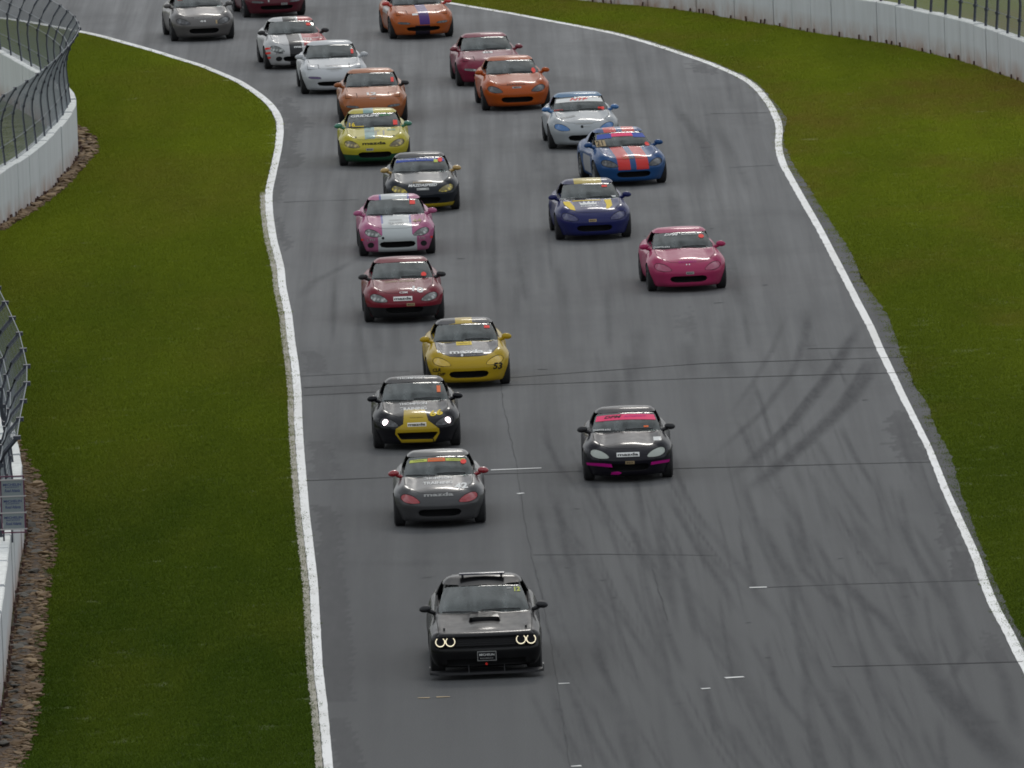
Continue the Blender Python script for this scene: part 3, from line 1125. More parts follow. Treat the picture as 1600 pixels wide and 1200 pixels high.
def body_shell(S):
    W, Y0, Y1, Z0, Z1 = S['W'], S['Y0'], S['Y1'], S['Z0'], S['Z1']
    xs = dense(-W, W, 22, S['px'], S['px'], 8, 8)
    ys = dense(Y0, Y1, 52, 0.36, 0.3, 10, 7)
    zs = dense(Z0, Z1, 8, 0.1, 0.2, 3, 5)
    P, Fq = grid_box(xs, ys, zs)
    rnd(P, 1, Y0, -1, S['ft'][0], 2, Z1, 1, S['ft'][1])
    rnd(P, 1, Y0, -1, S['fb'][0], 2, Z0, -1, S['fb'][1])
    rnd(P, 1, Y1, 1, S['rt'][0], 2, Z1, 1, S['rt'][1])
    rnd(P, 1, Y1, 1, 0.25, 2, Z0, -1, 0.2)
    for s in (-1, 1):
        rnd(P, 0, s * W, s, S['sh'][0], 2, Z1, 1, S['sh'][1])
        rnd(P, 0, s * W, s, 0.08, 2, Z0, -1, 0.09)
    for s in (-1, 1):
        rnd(P, 0, s * W, s, S['px'], 1, Y0, -1, S['py'])
        rnd(P, 0, s * W, s, 0.30, 1, Y1, 1, 0.28)
    x, y, z = P[:, 0].copy(), P[:, 1].copy(), P[:, 2].copy()
    ax = np.abs(x)
    ty, tz = zip(*S['top'])
    T = np.interp(y, ty, tz)
    # soften the polyline
    T = (T + np.interp(y - .12, ty, tz) + np.interp(y + .12, ty, tz)) / 3
    T = T + S['crest'] * np.exp(-((ax - S['cx']) / 0.11) ** 2) * smoothstep(S['c0'], S['c0'] + .35, y) * (1 - smoothstep(S['c1'] - .4, S['c1'], y))
    T = T + S['crest'] * 0.9 * np.exp(-((ax - S['cx']) / 0.14) ** 2) * np.exp(-((y - S['axle']) / 0.5) ** 2)
    hoodz = smoothstep(Y0 + .15, Y0 + .5, y) * (1 - smoothstep(S['c1'] - .3, S['c1'] + .1, y))
    T = T + hoodz * (S['bulge'] * np.exp(-(x / 0.27) ** 4) - S['valley'] * np.exp(-((ax - 0.45) / 0.09) ** 2))
    z2 = Z0 + (z - Z0) * (T - Z0) / (Z1 - Z0)
    # the nose swept back in plan, the bumper proud
    fr = 1 - smoothstep(Y0, Y0 + 1.3, y)
    y2 = y + S['sweep'] * (ax / W) ** 2.2 * fr
    y2 = y2 - S['bump'] * np.exp(-((z2 - S['bz']) / 0.10) ** 2) * fr ** 2
    wy, wv = zip(*S['plan'])
    kx = np.interp(y, wy, wv)
    x2 = x * kx
    tum = 1 - 0.07 * np.clip((z2 - 0.48) / 0.42, 0, 1) ** 2 - (0.05 + 0.07 * fr) * np.clip((0.46 - z2) / 0.3, 0, 1) ** 1.6
    x2 = x2 * tum
    # wheel-arch flare
    for a in (-S['axle'], S['axle']):
        fl = np.exp(-((y - a) / 0.36) ** 4) * np.exp(-((z2 - 0.50) / 0.22) ** 2) * smoothstep(0.6 * W, 0.95 * W, ax)
        x2 = x2 + np.sign(x) * S['flare'] * fl
    return mesh_from(np.stack([x2, y2, z2], -1), Fq)


def cabin_shell(S, inset=0.0):
    W, Z0, Z1 = S['cw'] - inset, S['cz0'], S['cz1'] - inset
    xs = dense(-W, W, 12, 0.2, 0.2, 6, 6)
    us = dense(0, 1, 22, 0.12, 0.12, 6, 6)
    zs = dense(Z0, Z1, 9, 0, 0.12, 0, 6)
    P, Fq = grid_box(xs, us, zs)
    rnd(P, 1, 0, -1, 0.13, 2, Z1, 1, S['ctz'])
    rnd(P, 1, 1, 1, 0.13, 2, Z1, 1, S['ctz'])
    for s in (-1, 1):
        rnd(P, 0, s * W, s, 0.17, 2, Z1, 1, 0.10)
        rnd(P, 0, s * W, s, 0.16, 1, 0, -1, 0.05)
        rnd(P, 0, s * W, s, 0.20, 1, 1, 1, 0.10)
    x, u, z = P[:, 0].copy(), P[:, 1].copy(), P[:, 2].copy()
    fz, fy = zip(*S['front'])
    rz, ry = zip(*S['rear'])
    yf = np.interp(z, fz, fy) + inset * 1.2
    yr = np.interp(z, rz, ry) - inset * 1.2
    y = yf + u * (yr - yf)
    sz, sw = zip(*S['side'])
    x2 = x * np.interp(z, sz, sw)
    y = y + S['bow'] * (np.abs(x) / W) ** 2 * (1 - u) ** 2
    z2 = z - S['crown'] * (x / W) ** 2 * smoothstep(Z0 + .15, Z1, z) - 0.035 * ((u - 0.48) / 0.5) ** 2 * smoothstep(Z0 + .2, Z1, z)
    return mesh_from(np.stack([x2, y, z2], -1), Fq)


def chaikin(poly, it=2):
    for _ in range(it):
        q = []
        for i in range(len(poly)):
            a, b = poly[i], poly[(i + 1) % len(poly)]
            q.append((a[0] * .75 + b[0] * .25, a[1] * .75 + b[1] * .25))
            q.append((a[0] * .25 + b[0] * .75, a[1] * .25 + b[1] * .75))
        poly = q
    return poly


def grow(poly, d):
    cx_ = sum(p[0] for p in poly) / len(poly)
    cy_ = sum(p[1] for p in poly) / len(poly)
    out = []
    for p in poly:
        v = Vector((p[0] - cx_, p[1] - cy_))
        v = v * ((v.length + d) / v.length)
        out.append((cx_ + v.x, cy_ + v.y))
    return out


def prism(poly, axis, a, b):
    def P(u, v, w):
        return {'x': (w, u, v), 'y': (u, w, v), 'z': (u, v, w)}[axis]
    n = len(poly)
    v = [P(u, w, a) for u, w in poly] + [P(u, w, b) for u, w in poly]
    f = [tuple(range(n)), tuple(range(2 * n - 1, n - 1, -1))] + [(i, n + i, n + (i + 1) % n, (i + 1) % n) for i in range(n)]
    bm = bmesh.new()
    vs = [bm.verts.new(q) for q in v]
    for t in f:
        bm.faces.new([vs[i] for i in t])
    bmesh.ops.recalc_face_normals(bm, faces=bm.faces)
    me = bpy.data.meshes.new('cutter')
    bm.to_mesh(me)
    bm.free()
    me.materials.append(DARK)
    return me


def cyl(axis_y, axis_z, r, x0, x1, n=28):
    return prism([(axis_y + r * math.cos(2 * math.pi * i / n), axis_z + r * math.sin(2 * math.pi * i / n)) for i in range(n)], 'x', x0, x1)


def carve(me, ops, sharp=32):
    """ops: list of ('DIFFERENCE' | 'INTERSECT', cutter mesh); returns a new mesh"""
    base = bpy.data.objects.new('work', me)
    COL.objects.link(base)
    tmp = [base]
    for op, c in ops:
        o = bpy.data.objects.new('work', c)
        COL.objects.link(o)
        tmp.append(o)
        md = base.modifiers.new('b', 'BOOLEAN')
        md.operation = op
        md.object = o
        md.solver = 'EXACT'
        md.material_mode = 'TRANSFER'
    bpy.context.view_layer.update()
    dg = bpy.context.evaluated_depsgraph_get()
    out = bpy.data.meshes.new_from_object(base.evaluated_get(dg), preserve_all_data_layers=False, depsgraph=dg)
    for o in tmp:
        bpy.data.objects.remove(o)
    out.shade_smooth()
    out.set_sharp_from_angle(angle=math.radians(sharp))
    return out


PAINT0 = simple('base_paint', (0.3, 0.3, 0.3), 0.3)


def sym(poly):
    return [(-x, y) for x, y in poly][::-1]


def build_kind(S):
    K = {}
    outer = body_shell(S)
    outer.materials.append(PAINT0)
    cab = cabin_shell(S)
    cab.materials.append(PAINT0)
    inner = cabin_shell(S, 0.03)
    inner.materials.append(DARK)
    hood = S['hood'] + sym(S['hood'])
    ops = [('DIFFERENCE', prism(grow(hood, 0.010), 'z', S['hoodz'], 1.3))]
    for s in (-1, 1):
        for a in (-S['axle'], S['axle']):
            ops.append(('DIFFERENCE', cyl(a, S['wr'], S['wr'] + S['gap'], s * S['wx'], s * 1.3)))
    ops.append(('DIFFERENCE', prism(S['cockpit'], 'z', 0.34, 1.5)))
    for poly, dep in S['front_cuts']:
        ops.append(('DIFFERENCE', prism(poly, 'y', S['Y0'] - .4, dep)))
    lamp_polys = []
    for axis, poly, a, b in S['lamps']:
        for q in (poly, sym(poly)):
            lamp_polys.append((axis, q, a, b))
            ops.append(('DIFFERENCE', prism(grow(q, 0.012), axis, a, b)))
    for s in (-1, 1):
        ops.append(('DIFFERENCE', prism(grow(S['door'], 0.005), 'x', s * 0.70, s * 1.2)))
    K['body'] = carve(outer, ops)
    K['hood'] = carve(outer, [('INTERSECT', prism(hood, 'z', S['hoodz'] + .01, 1.3))] + [('DIFFERENCE', prism(grow(q, .006), ax_, a, b)) for ax_, q, a, b in lamp_polys if ax_ == 'y'])
    K['lamps'] = [carve(outer, [('INTERSECT', prism(q, ax_, a, b))]) for ax_, q, a, b in lamp_polys]
    K['doors'] = [carve(outer, [('INTERSECT', prism(S['door'], 'x', s * 0.71, s * 1.2))]) for s in (-1, 1)]
    ws = S['screen'] + sym(S['screen'])
    rw = S['rear_screen'] + sym(S['rear_screen'])
    cops = [('DIFFERENCE', inner), ('DIFFERENCE', prism(grow(ws, .010), 'y', -3, S['sy'])), ('DIFFERENCE', prism(grow(rw, .008), 'y', S['ry'], 3)),
            ('DIFFERENCE', prism(S['side_win'], 'x', -1.3, 1.3))]
    K['cabin'] = carve(cab, cops)
    thin = cabin_shell(S, 0.008)
    thin.materials.append(DARK)
    K['screen'] = carve(cab, [('DIFFERENCE', thin), ('INTERSECT', prism(ws, 'y', -3, S['sy']))])
    K['rear'] = carve(cab, [('DIFFERENCE', thin), ('INTERSECT', prism(rw, 'y', S['ry'], 3))])
    # surface for lettering: the uncut shells
    bm = bmesh.new()
    bm.from_mesh(outer)
    bm.from_mesh(cab)
    K['bvh'] = BVHTree.FromBMesh(bm)
    bm.free()
    # wheels
    R, w = S['wr'], S['tw']
    ri = R * 0.70
    prof = [(-w / 2 + .01, ri), (-w / 2, R - .06), (-w / 2 + .012, R - .02), (-w / 2 + .03, R), (w / 2 - .03, R), (w / 2 - .012, R - .02), (w / 2, R - .06), (w / 2 - .01, ri), (-w / 2 + .01, ri)]
    K['tyre'] = MB().lathe_x(prof, 32).mesh(smooth=40)
    mb = MB()
    mb.lathe_x([(-w / 2 + .02, ri + .004), (w / 2 - .012, ri + .004), (w / 2 - .006, ri - .02), (w / 2 - .03, ri - .03), (w / 2 - .06, ri * .55), (w / 2 - .03, 0.05), (w / 2 - .03, 0.001)], 30)
    for k in range(5):
        a = 2 * math.pi * k / 5
        mb.box((w / 2 - .028, ri * .5 * math.cos(a), ri * .5 * math.sin(a)), (.03, ri * .95, .05), Matrix.Rotation(a, 3, 'X'), 0.008)
    K['rim'] = mb.mesh(smooth=40)
    # mirror: shell on a short foot, pointing forward
    mx, my, mz = S['mirror']
    K['mirrors'] = []
    for s in (-1, 1):
        mb = MB().ball((s * mx, my, mz), (0.105, 0.075, 0.062), 14, 10, Matrix.Rotation(s * 0.12, 3, 'Y'))
        mb.tube([(s * (mx - .05), my + .02, mz - .03), (s * (mx - .16), my + .05, mz - .085)], [0.04, 0.035], 8)
        K['mirrors'].append(mb.mesh(smooth=60))
    # wipers on the glass foot
    K['wipers'] = []
    th = S['theta']
    for (u0, v0, u1, v1) in S['wipers']:
        pts = []
        for k in range(6):
            t = k / 5
            h = cast(K['bvh'], u0 + (u1 - u0) * t, v0 + (v1 - v0) * t + .012 * math.sin(math.pi * t), th)
            if h:
                pts.append(h[0] + h[1] * 0.018)
        K['wipers'].append(MB().tube(pts, 0.011, 5).mesh())
    # cabin furniture
    mb = MB().box((0, S['dash'][0], S['dash'][1]), (S['cw'] * 1.75, 0.34, 0.16), None, 0.04)
    K['dash'] = mb.mesh(smooth=40)
    mb = MB()
    mb.box((0, 0, .10), (.46, .48, .14), None, .04)
    mb.box((0, .24, .38), (.46, .12, .62), Matrix.Rotation(-.22, 3, 'X'), .04)
    mb.box((0, .31, .74), (.26, .10, .18), Matrix.Rotation(-.22, 3, 'X'), .03)
    K['seat'] = mb.mesh(smooth=40)
    cw, zt = S['cw'] - .13, S['cz1'] - .07
    y_h = S['hoop']
    mb = MB()
    mb.tube([(-cw, y_h, .4), (-cw, y_h, .85), (-cw + .09, y_h, zt - .05), (-cw + .2, y_h, zt), (cw - .2, y_h, zt), (cw - .09, y_h, zt - .05), (cw, y_h, .85), (cw, y_h, .4)], .022, 6)
    mb.tube([(-cw, y_h, .75), (cw, y_h, .85)], .018, 6)
    mb.tube([(-cw + .2, y_h, zt), (cw, y_h, .45)], .018, 6)
    K['cage'] = mb.mesh(smooth=50)
    return K


def cast(bvh, u, v, th):
    """lay a flat print on the bodywork as seen from the front: u across, v up"""
    d = Vector((0, math.cos(th), -math.sin(th)))
    o = Vector((u, v * math.sin(th), v * math.cos(th))) - d * 6
    h, n, i, dist = bvh.ray_cast(o, d)
    if h is None:
        return None
    return h, n


TH = math.radians(6.6)
MIATA = dict(
    W=0.84, Y0=-1.90, Y1=2.0, Z0=0.12, Z1=0.80, px=0.40, py=0.40, ft=(0.40, 0.30), fb=(0.14, 0.12), rt=(0.16, 0.14), sh=(0.17, 0.17),
    top=[(-1.9, .66), (-1.6, .69), (-1.13, .745), (-0.55, .82), (0.0, .805), (1.0, .83), (1.5, .87), (2.0, .83)],
    crest=0.045, cx=0.66, c0=-1.75, c1=-0.35, axle=1.1325, bulge=0.022, valley=0.010, sweep=0.26, bump=0.03, bz=0.42,
    plan=[(-1.9, .97), (-1.13, 1.0), (-.3, .965), (.4, .965), (1.13, 1.0), (2.0, .95)], flare=0.022,
    wr=0.292, gap=0.03, wx=0.56, tw=0.215, wheel_x=0.742,
    hood=[(0, -.50), (.40, -.52), (.60, -.58), (.635, -.70), (.615, -1.25), (.50, -1.50), (.37, -1.66), (.20, -1.71), (0, -1.72)][::-1][:-1] and
         [(0.0001, -1.72), (.20, -1.71), (.36, -1.66), (.50, -1.50), (.615, -1.25), (.635, -.70), (.60, -.58), (.40, -.52), (0.0001, -.50)],
    hoodz=0.50, cockpit=[(-.60, -.32), (.60, -.32), (.60, .95), (-.60, .95)],
    door=[(-.44, .22), (.66, .22), (.68, .55), (.66, 1.2), (-.42, 1.2)],
    cw=0.70, cz0=0.70, cz1=1.195, ctz=0.06, bow=0.12, crown=0.028,
    front=[(.70, -.72), (.80, -.50), (1.12, .20), (1.2, .36)], rear=[(.70, 1.7), (.86, 1.5), (1.1, 1.08), (1.2, .95)],
    side=[(.70, 1.02), (.82, .99), (1.1, .845), (1.2, .80)],
    screen=[(0.0001, .775), (.35, .785), (.60, .80), (.652, .83), (.62, .92), (.572, 1.04), (.535, 1.082), (.35, 1.098), (0.0001, 1.105)], sy=0.34,
    rear_screen=[(0.0001, .90), (.42, .90), (.50, .93), (.44, 1.07), (.36, 1.09), (0.0001, 1.09)], ry=0.95,
    side_win=[(-.22, .86), (.24, 1.075), (.32, 1.10), (.74, 1.105), (.86, 1.02), (.90, .86)],
    mirror=(0.83, -0.33, 0.88), dash=(-.22, .72), hoop=0.75, theta=TH,
    wipers=[(-.60, .772, -.06, .748), (-.02, .785, .50, .782)],
)
MOUTH_NB = [(-.40, .30), (-.37, .345), (-.30, .362), (.30, .362), (.37, .345), (.40, .30), (.36, .245), (.25, .225), (-.25, .225), (-.36, .245)]
NB = dict(MIATA)
NB['lamps'] = [('y', chaikin([(.345, .480), (.46, .468), (.60, .475), (.70, .52), (.705, .595), (.63, .625), (.50, .60), (.40, .545)]), -2.3, -1.30)]
NB['front_cuts'] = [(MOUTH_NB, -1.62)]
NA = dict(MIATA)
NA.update(crest=0.022, bulge=0.012, valley=0.0, ft=(0.46, 0.34))
NA['hood'] = [(0.0001, -1.66), (.20, -1.65), (.375, -1.60), (.385, -1.20), (.60, -1.10), (.625, -.70), (.59, -.58), (.40, -.52), (0.0001, -.50)]
NA['lamps'] = [('z', [(.40, -1.60), (.66, -1.50), (.665, -1.22), (.40, -1.22)], .45, 1.2),
               ('y', chaikin([(.36, .415), (.64, .425), (.66, .455), (.62, .478), (.40, .468), (.355, .445)], 1), -2.3, -1.45)]
NA['front_cuts'] = [([(-.45, .30), (-.42, .335), (-.30, .348), (.30, .348), (.42, .335), (.45, .30), (.40, .25), (.25, .232), (-.25, .232), (-.40, .25)], -1.62)]
COUPE = dict(
    W=0.965, Y0=-2.50, Y1=2.50, Z0=0.20, Z1=0.90, px=0.22, py=0.20, ft=(0.14, 0.11), fb=(0.10, 0.08), rt=(0.12, 0.10), sh=(0.14, 0.12),
    top=[(-2.5, .775), (-2.2, .80), (-1.5, .87), (-.85, .935), (0, .93), (1.4, 1.0), (2.5, .98)],
    crest=0.02, cx=0.80, c0=-2.3, c1=-0.7, axle=1.475, bulge=0.03, valley=0.0, sweep=0.10, bump=0.02, bz=0.46,
    plan=[(-2.5, .96), (-1.5, 1.0), (0, .965), (1.475, 1.01), (2.5, .95)], flare=0.02,
    wr=0.36, gap=0.04, wx=0.64, tw=0.26, wheel_x=0.815,
    hood=[(0.0001, -2.36), (.50, -2.34), (.78, -2.28), (.80, -1.5), (.79, -.98), (.60, -.90), (0.0001, -.86)],
    hoodz=0.66, cockpit=[(-.72, -.55), (.72, -.55), (.72, 1.3), (-.72, 1.3)],
    door=[(-.72, .26), (.72, .26), (.78, .6), (.74, 1.3), (-.70, 1.3)],
    cw=0.83, cz0=0.82, cz1=1.425, ctz=0.08, bow=0.12, crown=0.035,
    front=[(.82, -1.15), (.93, -.90), (1.28, -.08), (1.43, .30)], rear=[(.82, 2.2), (1.0, 1.9), (1.3, 1.15), (1.43, .85)],
    side=[(.82, 1.02), (.95, .99), (1.3, .83), (1.43, .78)],
    screen=[(0.0001, .905), (.45, .915), (.72, .93), (.775, .955), (.70, 1.16), (.655, 1.245), (.60, 1.265), (.35, 1.280), (0.0001, 1.287)], sy=0.28,
    rear_screen=[(0.0001, 1.04), (.5, 1.04), (.6, 1.07), (.52, 1.25), (.42, 1.28), (0.0001, 1.28)], ry=1.0,
    side_win=[(-.52, 1.02), (.02, 1.27), (.12, 1.30), (.75, 1.31), (1.05, 1.20), (1.15, 1.03)],
    mirror=(0.99, -0.62, 1.00), dash=(-.45, .88), hoop=1.0, theta=TH,
    wipers=[(-.70, .835, -.10, .815), (-.05, .845, .62, .855)],
    lamps=[],
)
COUPE['front_cuts'] = [([(-.84, .545), (-.845, .70), (-.80, .725), (.80, .725), (.845, .70), (.84, .545), (.78, .515), (-.78, .515)], -2.27),
                       ([(-.66, .235), (-.66, .345), (.66, .345), (.66, .235)], -2.25)]

KINDS = {'nb': (NB, build_kind(NB)), 'na': (NA, build_kind(NA)), 'coupe': (COUPE, build_kind(COUPE))}


# ------------------------------------------------------------------ print on the bodywork
def lay(me, bvh, th, lift):
    """drape a flat mesh (x = across, y = up) on the shell"""
    bad = set()
    for vv in me.vertices:
        h = cast(bvh, vv.co.x, vv.co.y, th)
        if h is None:
            bad.add(vv.index)
            continue
        n = h[1] if h[1].y < 0.3 else -h[1]
        vv.co = h[0] + n * lift
    if bad:
        bm = bmesh.new()
        bm.from_mesh(me)
        bm.verts.ensure_lookup_table()
        bmesh.ops.delete(bm, geom=[bm.verts[i] for i in bad], context='VERTS')
        bm.to_mesh(me)
        bm.free()
    me.update()
    return me


def slice_up(me, step):
    bm = bmesh.new()
    bm.from_mesh(me)
    if not bm.verts:
        bm.free()
        return
    for ax in (0, 1):
        lo = min(v.co[ax] for v in bm.verts)
        hi = max(v.co[ax] for v in bm.verts)
        c = lo + step
        no = (1, 0, 0) if ax == 0 else (0, 1, 0)
        while c < hi:
            bmesh.ops.bisect_plane(bm, geom=bm.verts[:] + bm.edges[:] + bm.faces[:], plane_co=(c if ax == 0 else 0, c if ax == 1 else 0, 0), plane_no=no)
            c += step
    bmesh.ops.triangulate(bm, faces=bm.faces)
    bm.to_mesh(me)
    bm.free()


def text_mesh(body, w, h, bold=0.012, shear=0.0, rot=0.0, mirror=False):
    cu = bpy.data.curves.new('lettering', 'FONT')
    cu.body = body
    cu.size = 1.0
    cu.offset = bold
    cu.shear = shear
    cu.resolution_u = 2
    o = bpy.data.objects.new('work', cu)
    COL.objects.link(o)
    bpy.context.view_layer.update()
    dg = bpy.context.evaluated_depsgraph_get()
    me = bpy.data.meshes.new_from_object(o.evaluated_get(dg))
    bpy.data.objects.remove(o)
    xs = [v.co.x for v in me.vertices]
    ys = [v.co.y for v in me.vertices]
    x0, x1, y0, y1 = min(xs), max(xs), min(ys), max(ys)
    c, s = math.cos(rot), math.sin(rot)
    for v in me.vertices:
        a = (v.co.x - (x0 + x1) / 2) / (x1 - x0) * w
        b = (v.co.y - (y0 + y1) / 2) / (y1 - y0) * h
        v.co = (a * c - b * s, a * s + b * c, 0)
    me.materials.clear()
    return me


class Car:
    def __init__(self, kind, px, py, yaw, label, pnt, hood=None, cabin=None, lamp=None, mirror=None, rims=RIMD, cat='race car', group='race cars behind the pace car', door=None, name='race_car'):
        S, K = KINDS[kind]
        self.S, self.K = S, K
        yaw = math.radians(yaw)
        g_ = gp(px, py + (1.5 if kind != 'coupe' else 0))
        # heading: local -y points at the viewer; the pixel marks the middle of the front tyres
        a = S['axle']
        loc = Vector((g_.x - a * math.sin(yaw), g_.y + a * math.cos(yaw), 0.0))
        self.root = empty(name, loc, yaw)
        tag(self.root, label, cat, group)
        R = self.root
        pm = pnt
        self.pm = pm
        share('body', K['body'], R, [pm, DARK])
        share('hood', K['hood'], R, [hood or pm, DARK])
        for d in K['doors']:
            share('door', d, R, [door or pm, DARK])
        share('hardtop' if kind != 'coupe' else 'roof', K['cabin'], R, [cabin or pm, DARK])
        share('windscreen', K['screen'], R, [GLASS, GLASS])
        share('rear_window', K['rear'], R, [GLASS, GLASS])
        for i, l in enumerate(K['lamps']):
            if kind == 'na' and i < 2:
                share('headlight_lid', l, R, [pm, DARK])
            else:
                share('headlight' if kind == 'nb' else 'indicator_lamp', l, R, [lamp or LENS, DARK])
        mm = mirror or pm
        if not isinstance(mm, tuple):
            mm = (mm, mm)
        for m, mt in zip(K['mirrors'], mm):
            if mt is not None:
                obj('wing_mirror', m, None, R)
        for ch, mt in zip([c for c in R.children if c.name.startswith('wing_mirror')], mm):
            if len(ch.data.materials) == 0:
                ch.data.materials.append(PAINT0)
            ch.material_slots[0].link = 'OBJECT'
            ch.material_slots[0].material = mt
        for w in K['wipers']:
            if len(w.materials) == 0:
                w.materials.append(BLACK)
            share('wiper', w, R, BLACK)
        for nm, mt in (('dash', DASH), ('cage', CAGE)):
            if len(K[nm].materials) == 0:
                K[nm].materials.append(mt)
            share({'dash': 'dashboard', 'cage': 'roll_cage'}[nm], K[nm], R, mt)
        if len(K['seat'].materials) == 0:
            K['seat'].materials.append(SEATM)
        for s in (-1, 1):
            o = share('seat', K['seat'], R, SEATM)
            o.location = (s * 0.34, S['hoop'] - 0.42, 0.30)
        for nm, mt in (('tyre', RUBBER), ('rim', RIM)):
            if len(K[nm].materials) == 0:
                K[nm].materials.append(mt)
        for ya in (-a, a):
            for s in (-1, 1):
                w = share('wheel', K['rim'], R, rims)
                w.location = (s * S['wheel_x'], ya, S['wr'])
                w.rotation_euler = (rng.uniform(0, 6), 0, 0 if s > 0 else math.pi)
                share('tyre', K['tyre'], w, RUBBER)

    def text(self, body, u, v, w, h, mat, bold=0.012, shear=0.0, rot=0.0, lift=0.006, name='lettering'):
        me = text_mesh(body, w, h, bold, shear, math.radians(rot))
        slice_up(me, 0.09)
        for q in me.vertices:
            q.co.x += u
            q.co.y += v
        lay(me, self.K['bvh'], self.S['theta'], lift)
        return obj(name, me, mat, self.root)

    def patch(self, poly, mat, lift=0.004, name='sticker'):
        bm = bmesh.new()
        bm.faces.new([bm.verts.new((x, y, 0)) for x, y in poly])
        me = bpy.data.meshes.new(name)
        bm.to_mesh(me)
        bm.free()
        slice_up(me, 0.035)
        lay(me, self.K['bvh'], self.S['theta'], lift)
        me.shade_smooth()
        return obj(name, me, mat, self.root)

    def rect(self, u, v, w, h, mat, lift=0.004, slope=0.0, name='sticker'):
        return self.patch([(u - w / 2, v - h / 2 - slope * w / 2), (u + w / 2, v - h / 2 + slope * w / 2), (u + w / 2, v + h / 2 + slope * w / 2), (u - w / 2, v + h / 2 - slope * w / 2)], mat, lift, name)

    def disc(self, u, v, r, mat, lift=0.004, name='sticker', ry=None):
        ry = ry or r
        return self.patch([(u + r * math.cos(k * math.pi / 8), v + ry * math.sin(k * math.pi / 8)) for k in range(16)], mat, lift, name)

    def sunstrip(self, v0, v1, mat, u0=-1.0, u1=1.0, lift=0.005):
        """a band across the top of the windscreen, clipped to the glass; u0..u1 are shares of its width"""
        def half(v):
            return 0.545 + (1.08 - v) * 0.33
        def arch(t):
            return -0.024 * t * t
        n = 10
        ts = [u0 + (u1 - u0) * i / n for i in range(n + 1)]
        lo = [(t * half(v0), v0 + arch(t)) for t in ts]
        hi = [(t * half(v1), v1 + arch(t)) for t in ts[::-1]]
        return self.patch(lo + hi, mat, lift, 'sunstrip')

    def plate(self, u, v, w, h, mat, mat2=None, txt=None):
        self.rect(u, v, w, h, mat, 0.008, name='number_plate')
        if txt:
            self.text(txt, u, v, w * .8, h * .6, mat2 or BLACK_P, 0.02, lift=0.011)


# ------------------------------------------------------------------ the field of cars
P = lambda n, c, *masks, **k: paint(n, c, masks, **k)

# 1 black pace car
pc_paint = P('black_pace_car_paint', (0.003, 0.003, 0.004), metal=0.0, rough=0.42, coat=0.45)
pc_hood = P('satin_black_hood_paint', (0.007, 0.007, 0.010), rough=0.45, coat=0.32)
c = Car('coupe', 760, 1049, 0.6, 'black pace coupe with glowing halo headlights and a roof light bar, leading the field', pc_paint, hood=pc_hood, mirror=BLACK,
        cat='pace car', group=None, name='pace_car')
R = c.root
HALO = emis('halo_light', (1.0, 0.90, 0.66), 0.85)
for x in (-.765, -.595, .595, .765):
    mb = MB()
    mb.tube([(x, -2.30, .640), (x, -2.40, .640)], 0.085, 18)
    hl = obj('headlight', mb.mesh(smooth=40), simple('headlamp_bowl', (0.02, 0.02, 0.024), 0.15, 0.4), R)
    mb = MB()
    pts = [(x + .076 * math.cos(t), -2.408, .640 + .076 * math.sin(t)) for t in [math.radians(130 + 280 * k / 20) for k in range(21)]]
    mb.tube(pts, 0.0085, 6)
    obj('halo', mb.mesh(smooth=60), HALO, hl)
obj('grille', MB().box((0, -2.285, .625), (1.0, .02, .17)).mesh(), BLACK, R)
gb = MB()
for k in range(5):
    gb.box((0, -2.31, .555 + .034 * k), (1.0, .02, .008))
obj('grille_bar', gb.mesh(), BLACK, R)
sp = [(-.97, -2.15), (-.96, -2.42), (-.80, -2.54), (-.40, -2.58), (.40, -2.58), (.80, -2.54), (.96, -2.42), (.97, -2.15)]
sp_me = prism(sp, 'z', .09, .125)
sp_me.materials[0] = BLACK
obj('front_splitter', sp_me, None, R)
mb = MB()
for s in (-1, 1):
    mb.box((s * .955, -2.36, .17), (.02, .22, .09))
obj('splitter_end_plate', mb.mesh(), simple('satin_plate', (0.06, 0.06, 0.06), 0.4), R)
for s in (-.30, .30):
    obj('splitter_strut', MB().tube([(s, -2.56, .12), (s, -2.49, .24)], 0.007, 6).mesh(), RIMD, R)
hz = cast(c.K['bvh'], 0, .72, TH)[0]
mb = MB()
v0 = [(-.27, 0, .0), (-.25, 0, .045), (-.12, 0, .055), (.12, 0, .055), (.25, 0, .045), (.27, 0, .0)]
vs, fs = [], []
for x, y, z in v0:
    vs.append((x, hz.y - .08, hz.z - .02 + z * 1.25))
for x, y, z in v0:
    vs.append((x * .9, hz.y + .38, hz.z + .035 + z * .15))
for i in range(5):
    fs.append((i, i + 1, 7 + i, 6 + i))
fs += [(6, 7, 8, 9, 10, 11)]
sc_me = mesh_from(vs, fs)
sc_ob = obj('hood_scoop', sc_me, pc_hood, R)
obj('scoop_mouth', MB().box((0, hz.y - .05, hz.z + .012), (.44, .06, .045), None, .01).mesh(), DARK, sc_ob)
mb = MB().box((0, .36, 1.452), (.78, .12, .03), None, .010)
lb = obj('light_bar', mb.mesh(smooth=40), simple('light_bar_plastic', (0.03, 0.03, 0.05), 0.25, coat=0.6), R)
for s in (-.33, .33):
    obj('bracket', MB().box((s, .36, 1.42), (.04, .08, .04)).mesh(), BLACK, lb)
for x, y in ((-.69, -2.1), (.69, -2.1)):
    h = c.K['bvh'].ray_cast(Vector((x, y, 3)), Vector((0, 0, -1)))[0]
    obj('hood_pin', MB().tube([h + Vector((0, 0, -.01)), h + Vector((0, 0, .03))], .018, 8).mesh(), BLACK, R)
c.plate(0.01, .10, .32, .16, GREY_P)
c.rect(0.01, .10, .30, .14, BLACK_P, .011)
c.text('MICHELIN', 0.01, .125, .25, .035, WHITE_P, .01, lift=.014)
c.text('RACEWAY', 0.01, .065, .22, .022, GREY_P, .01, lift=.014)
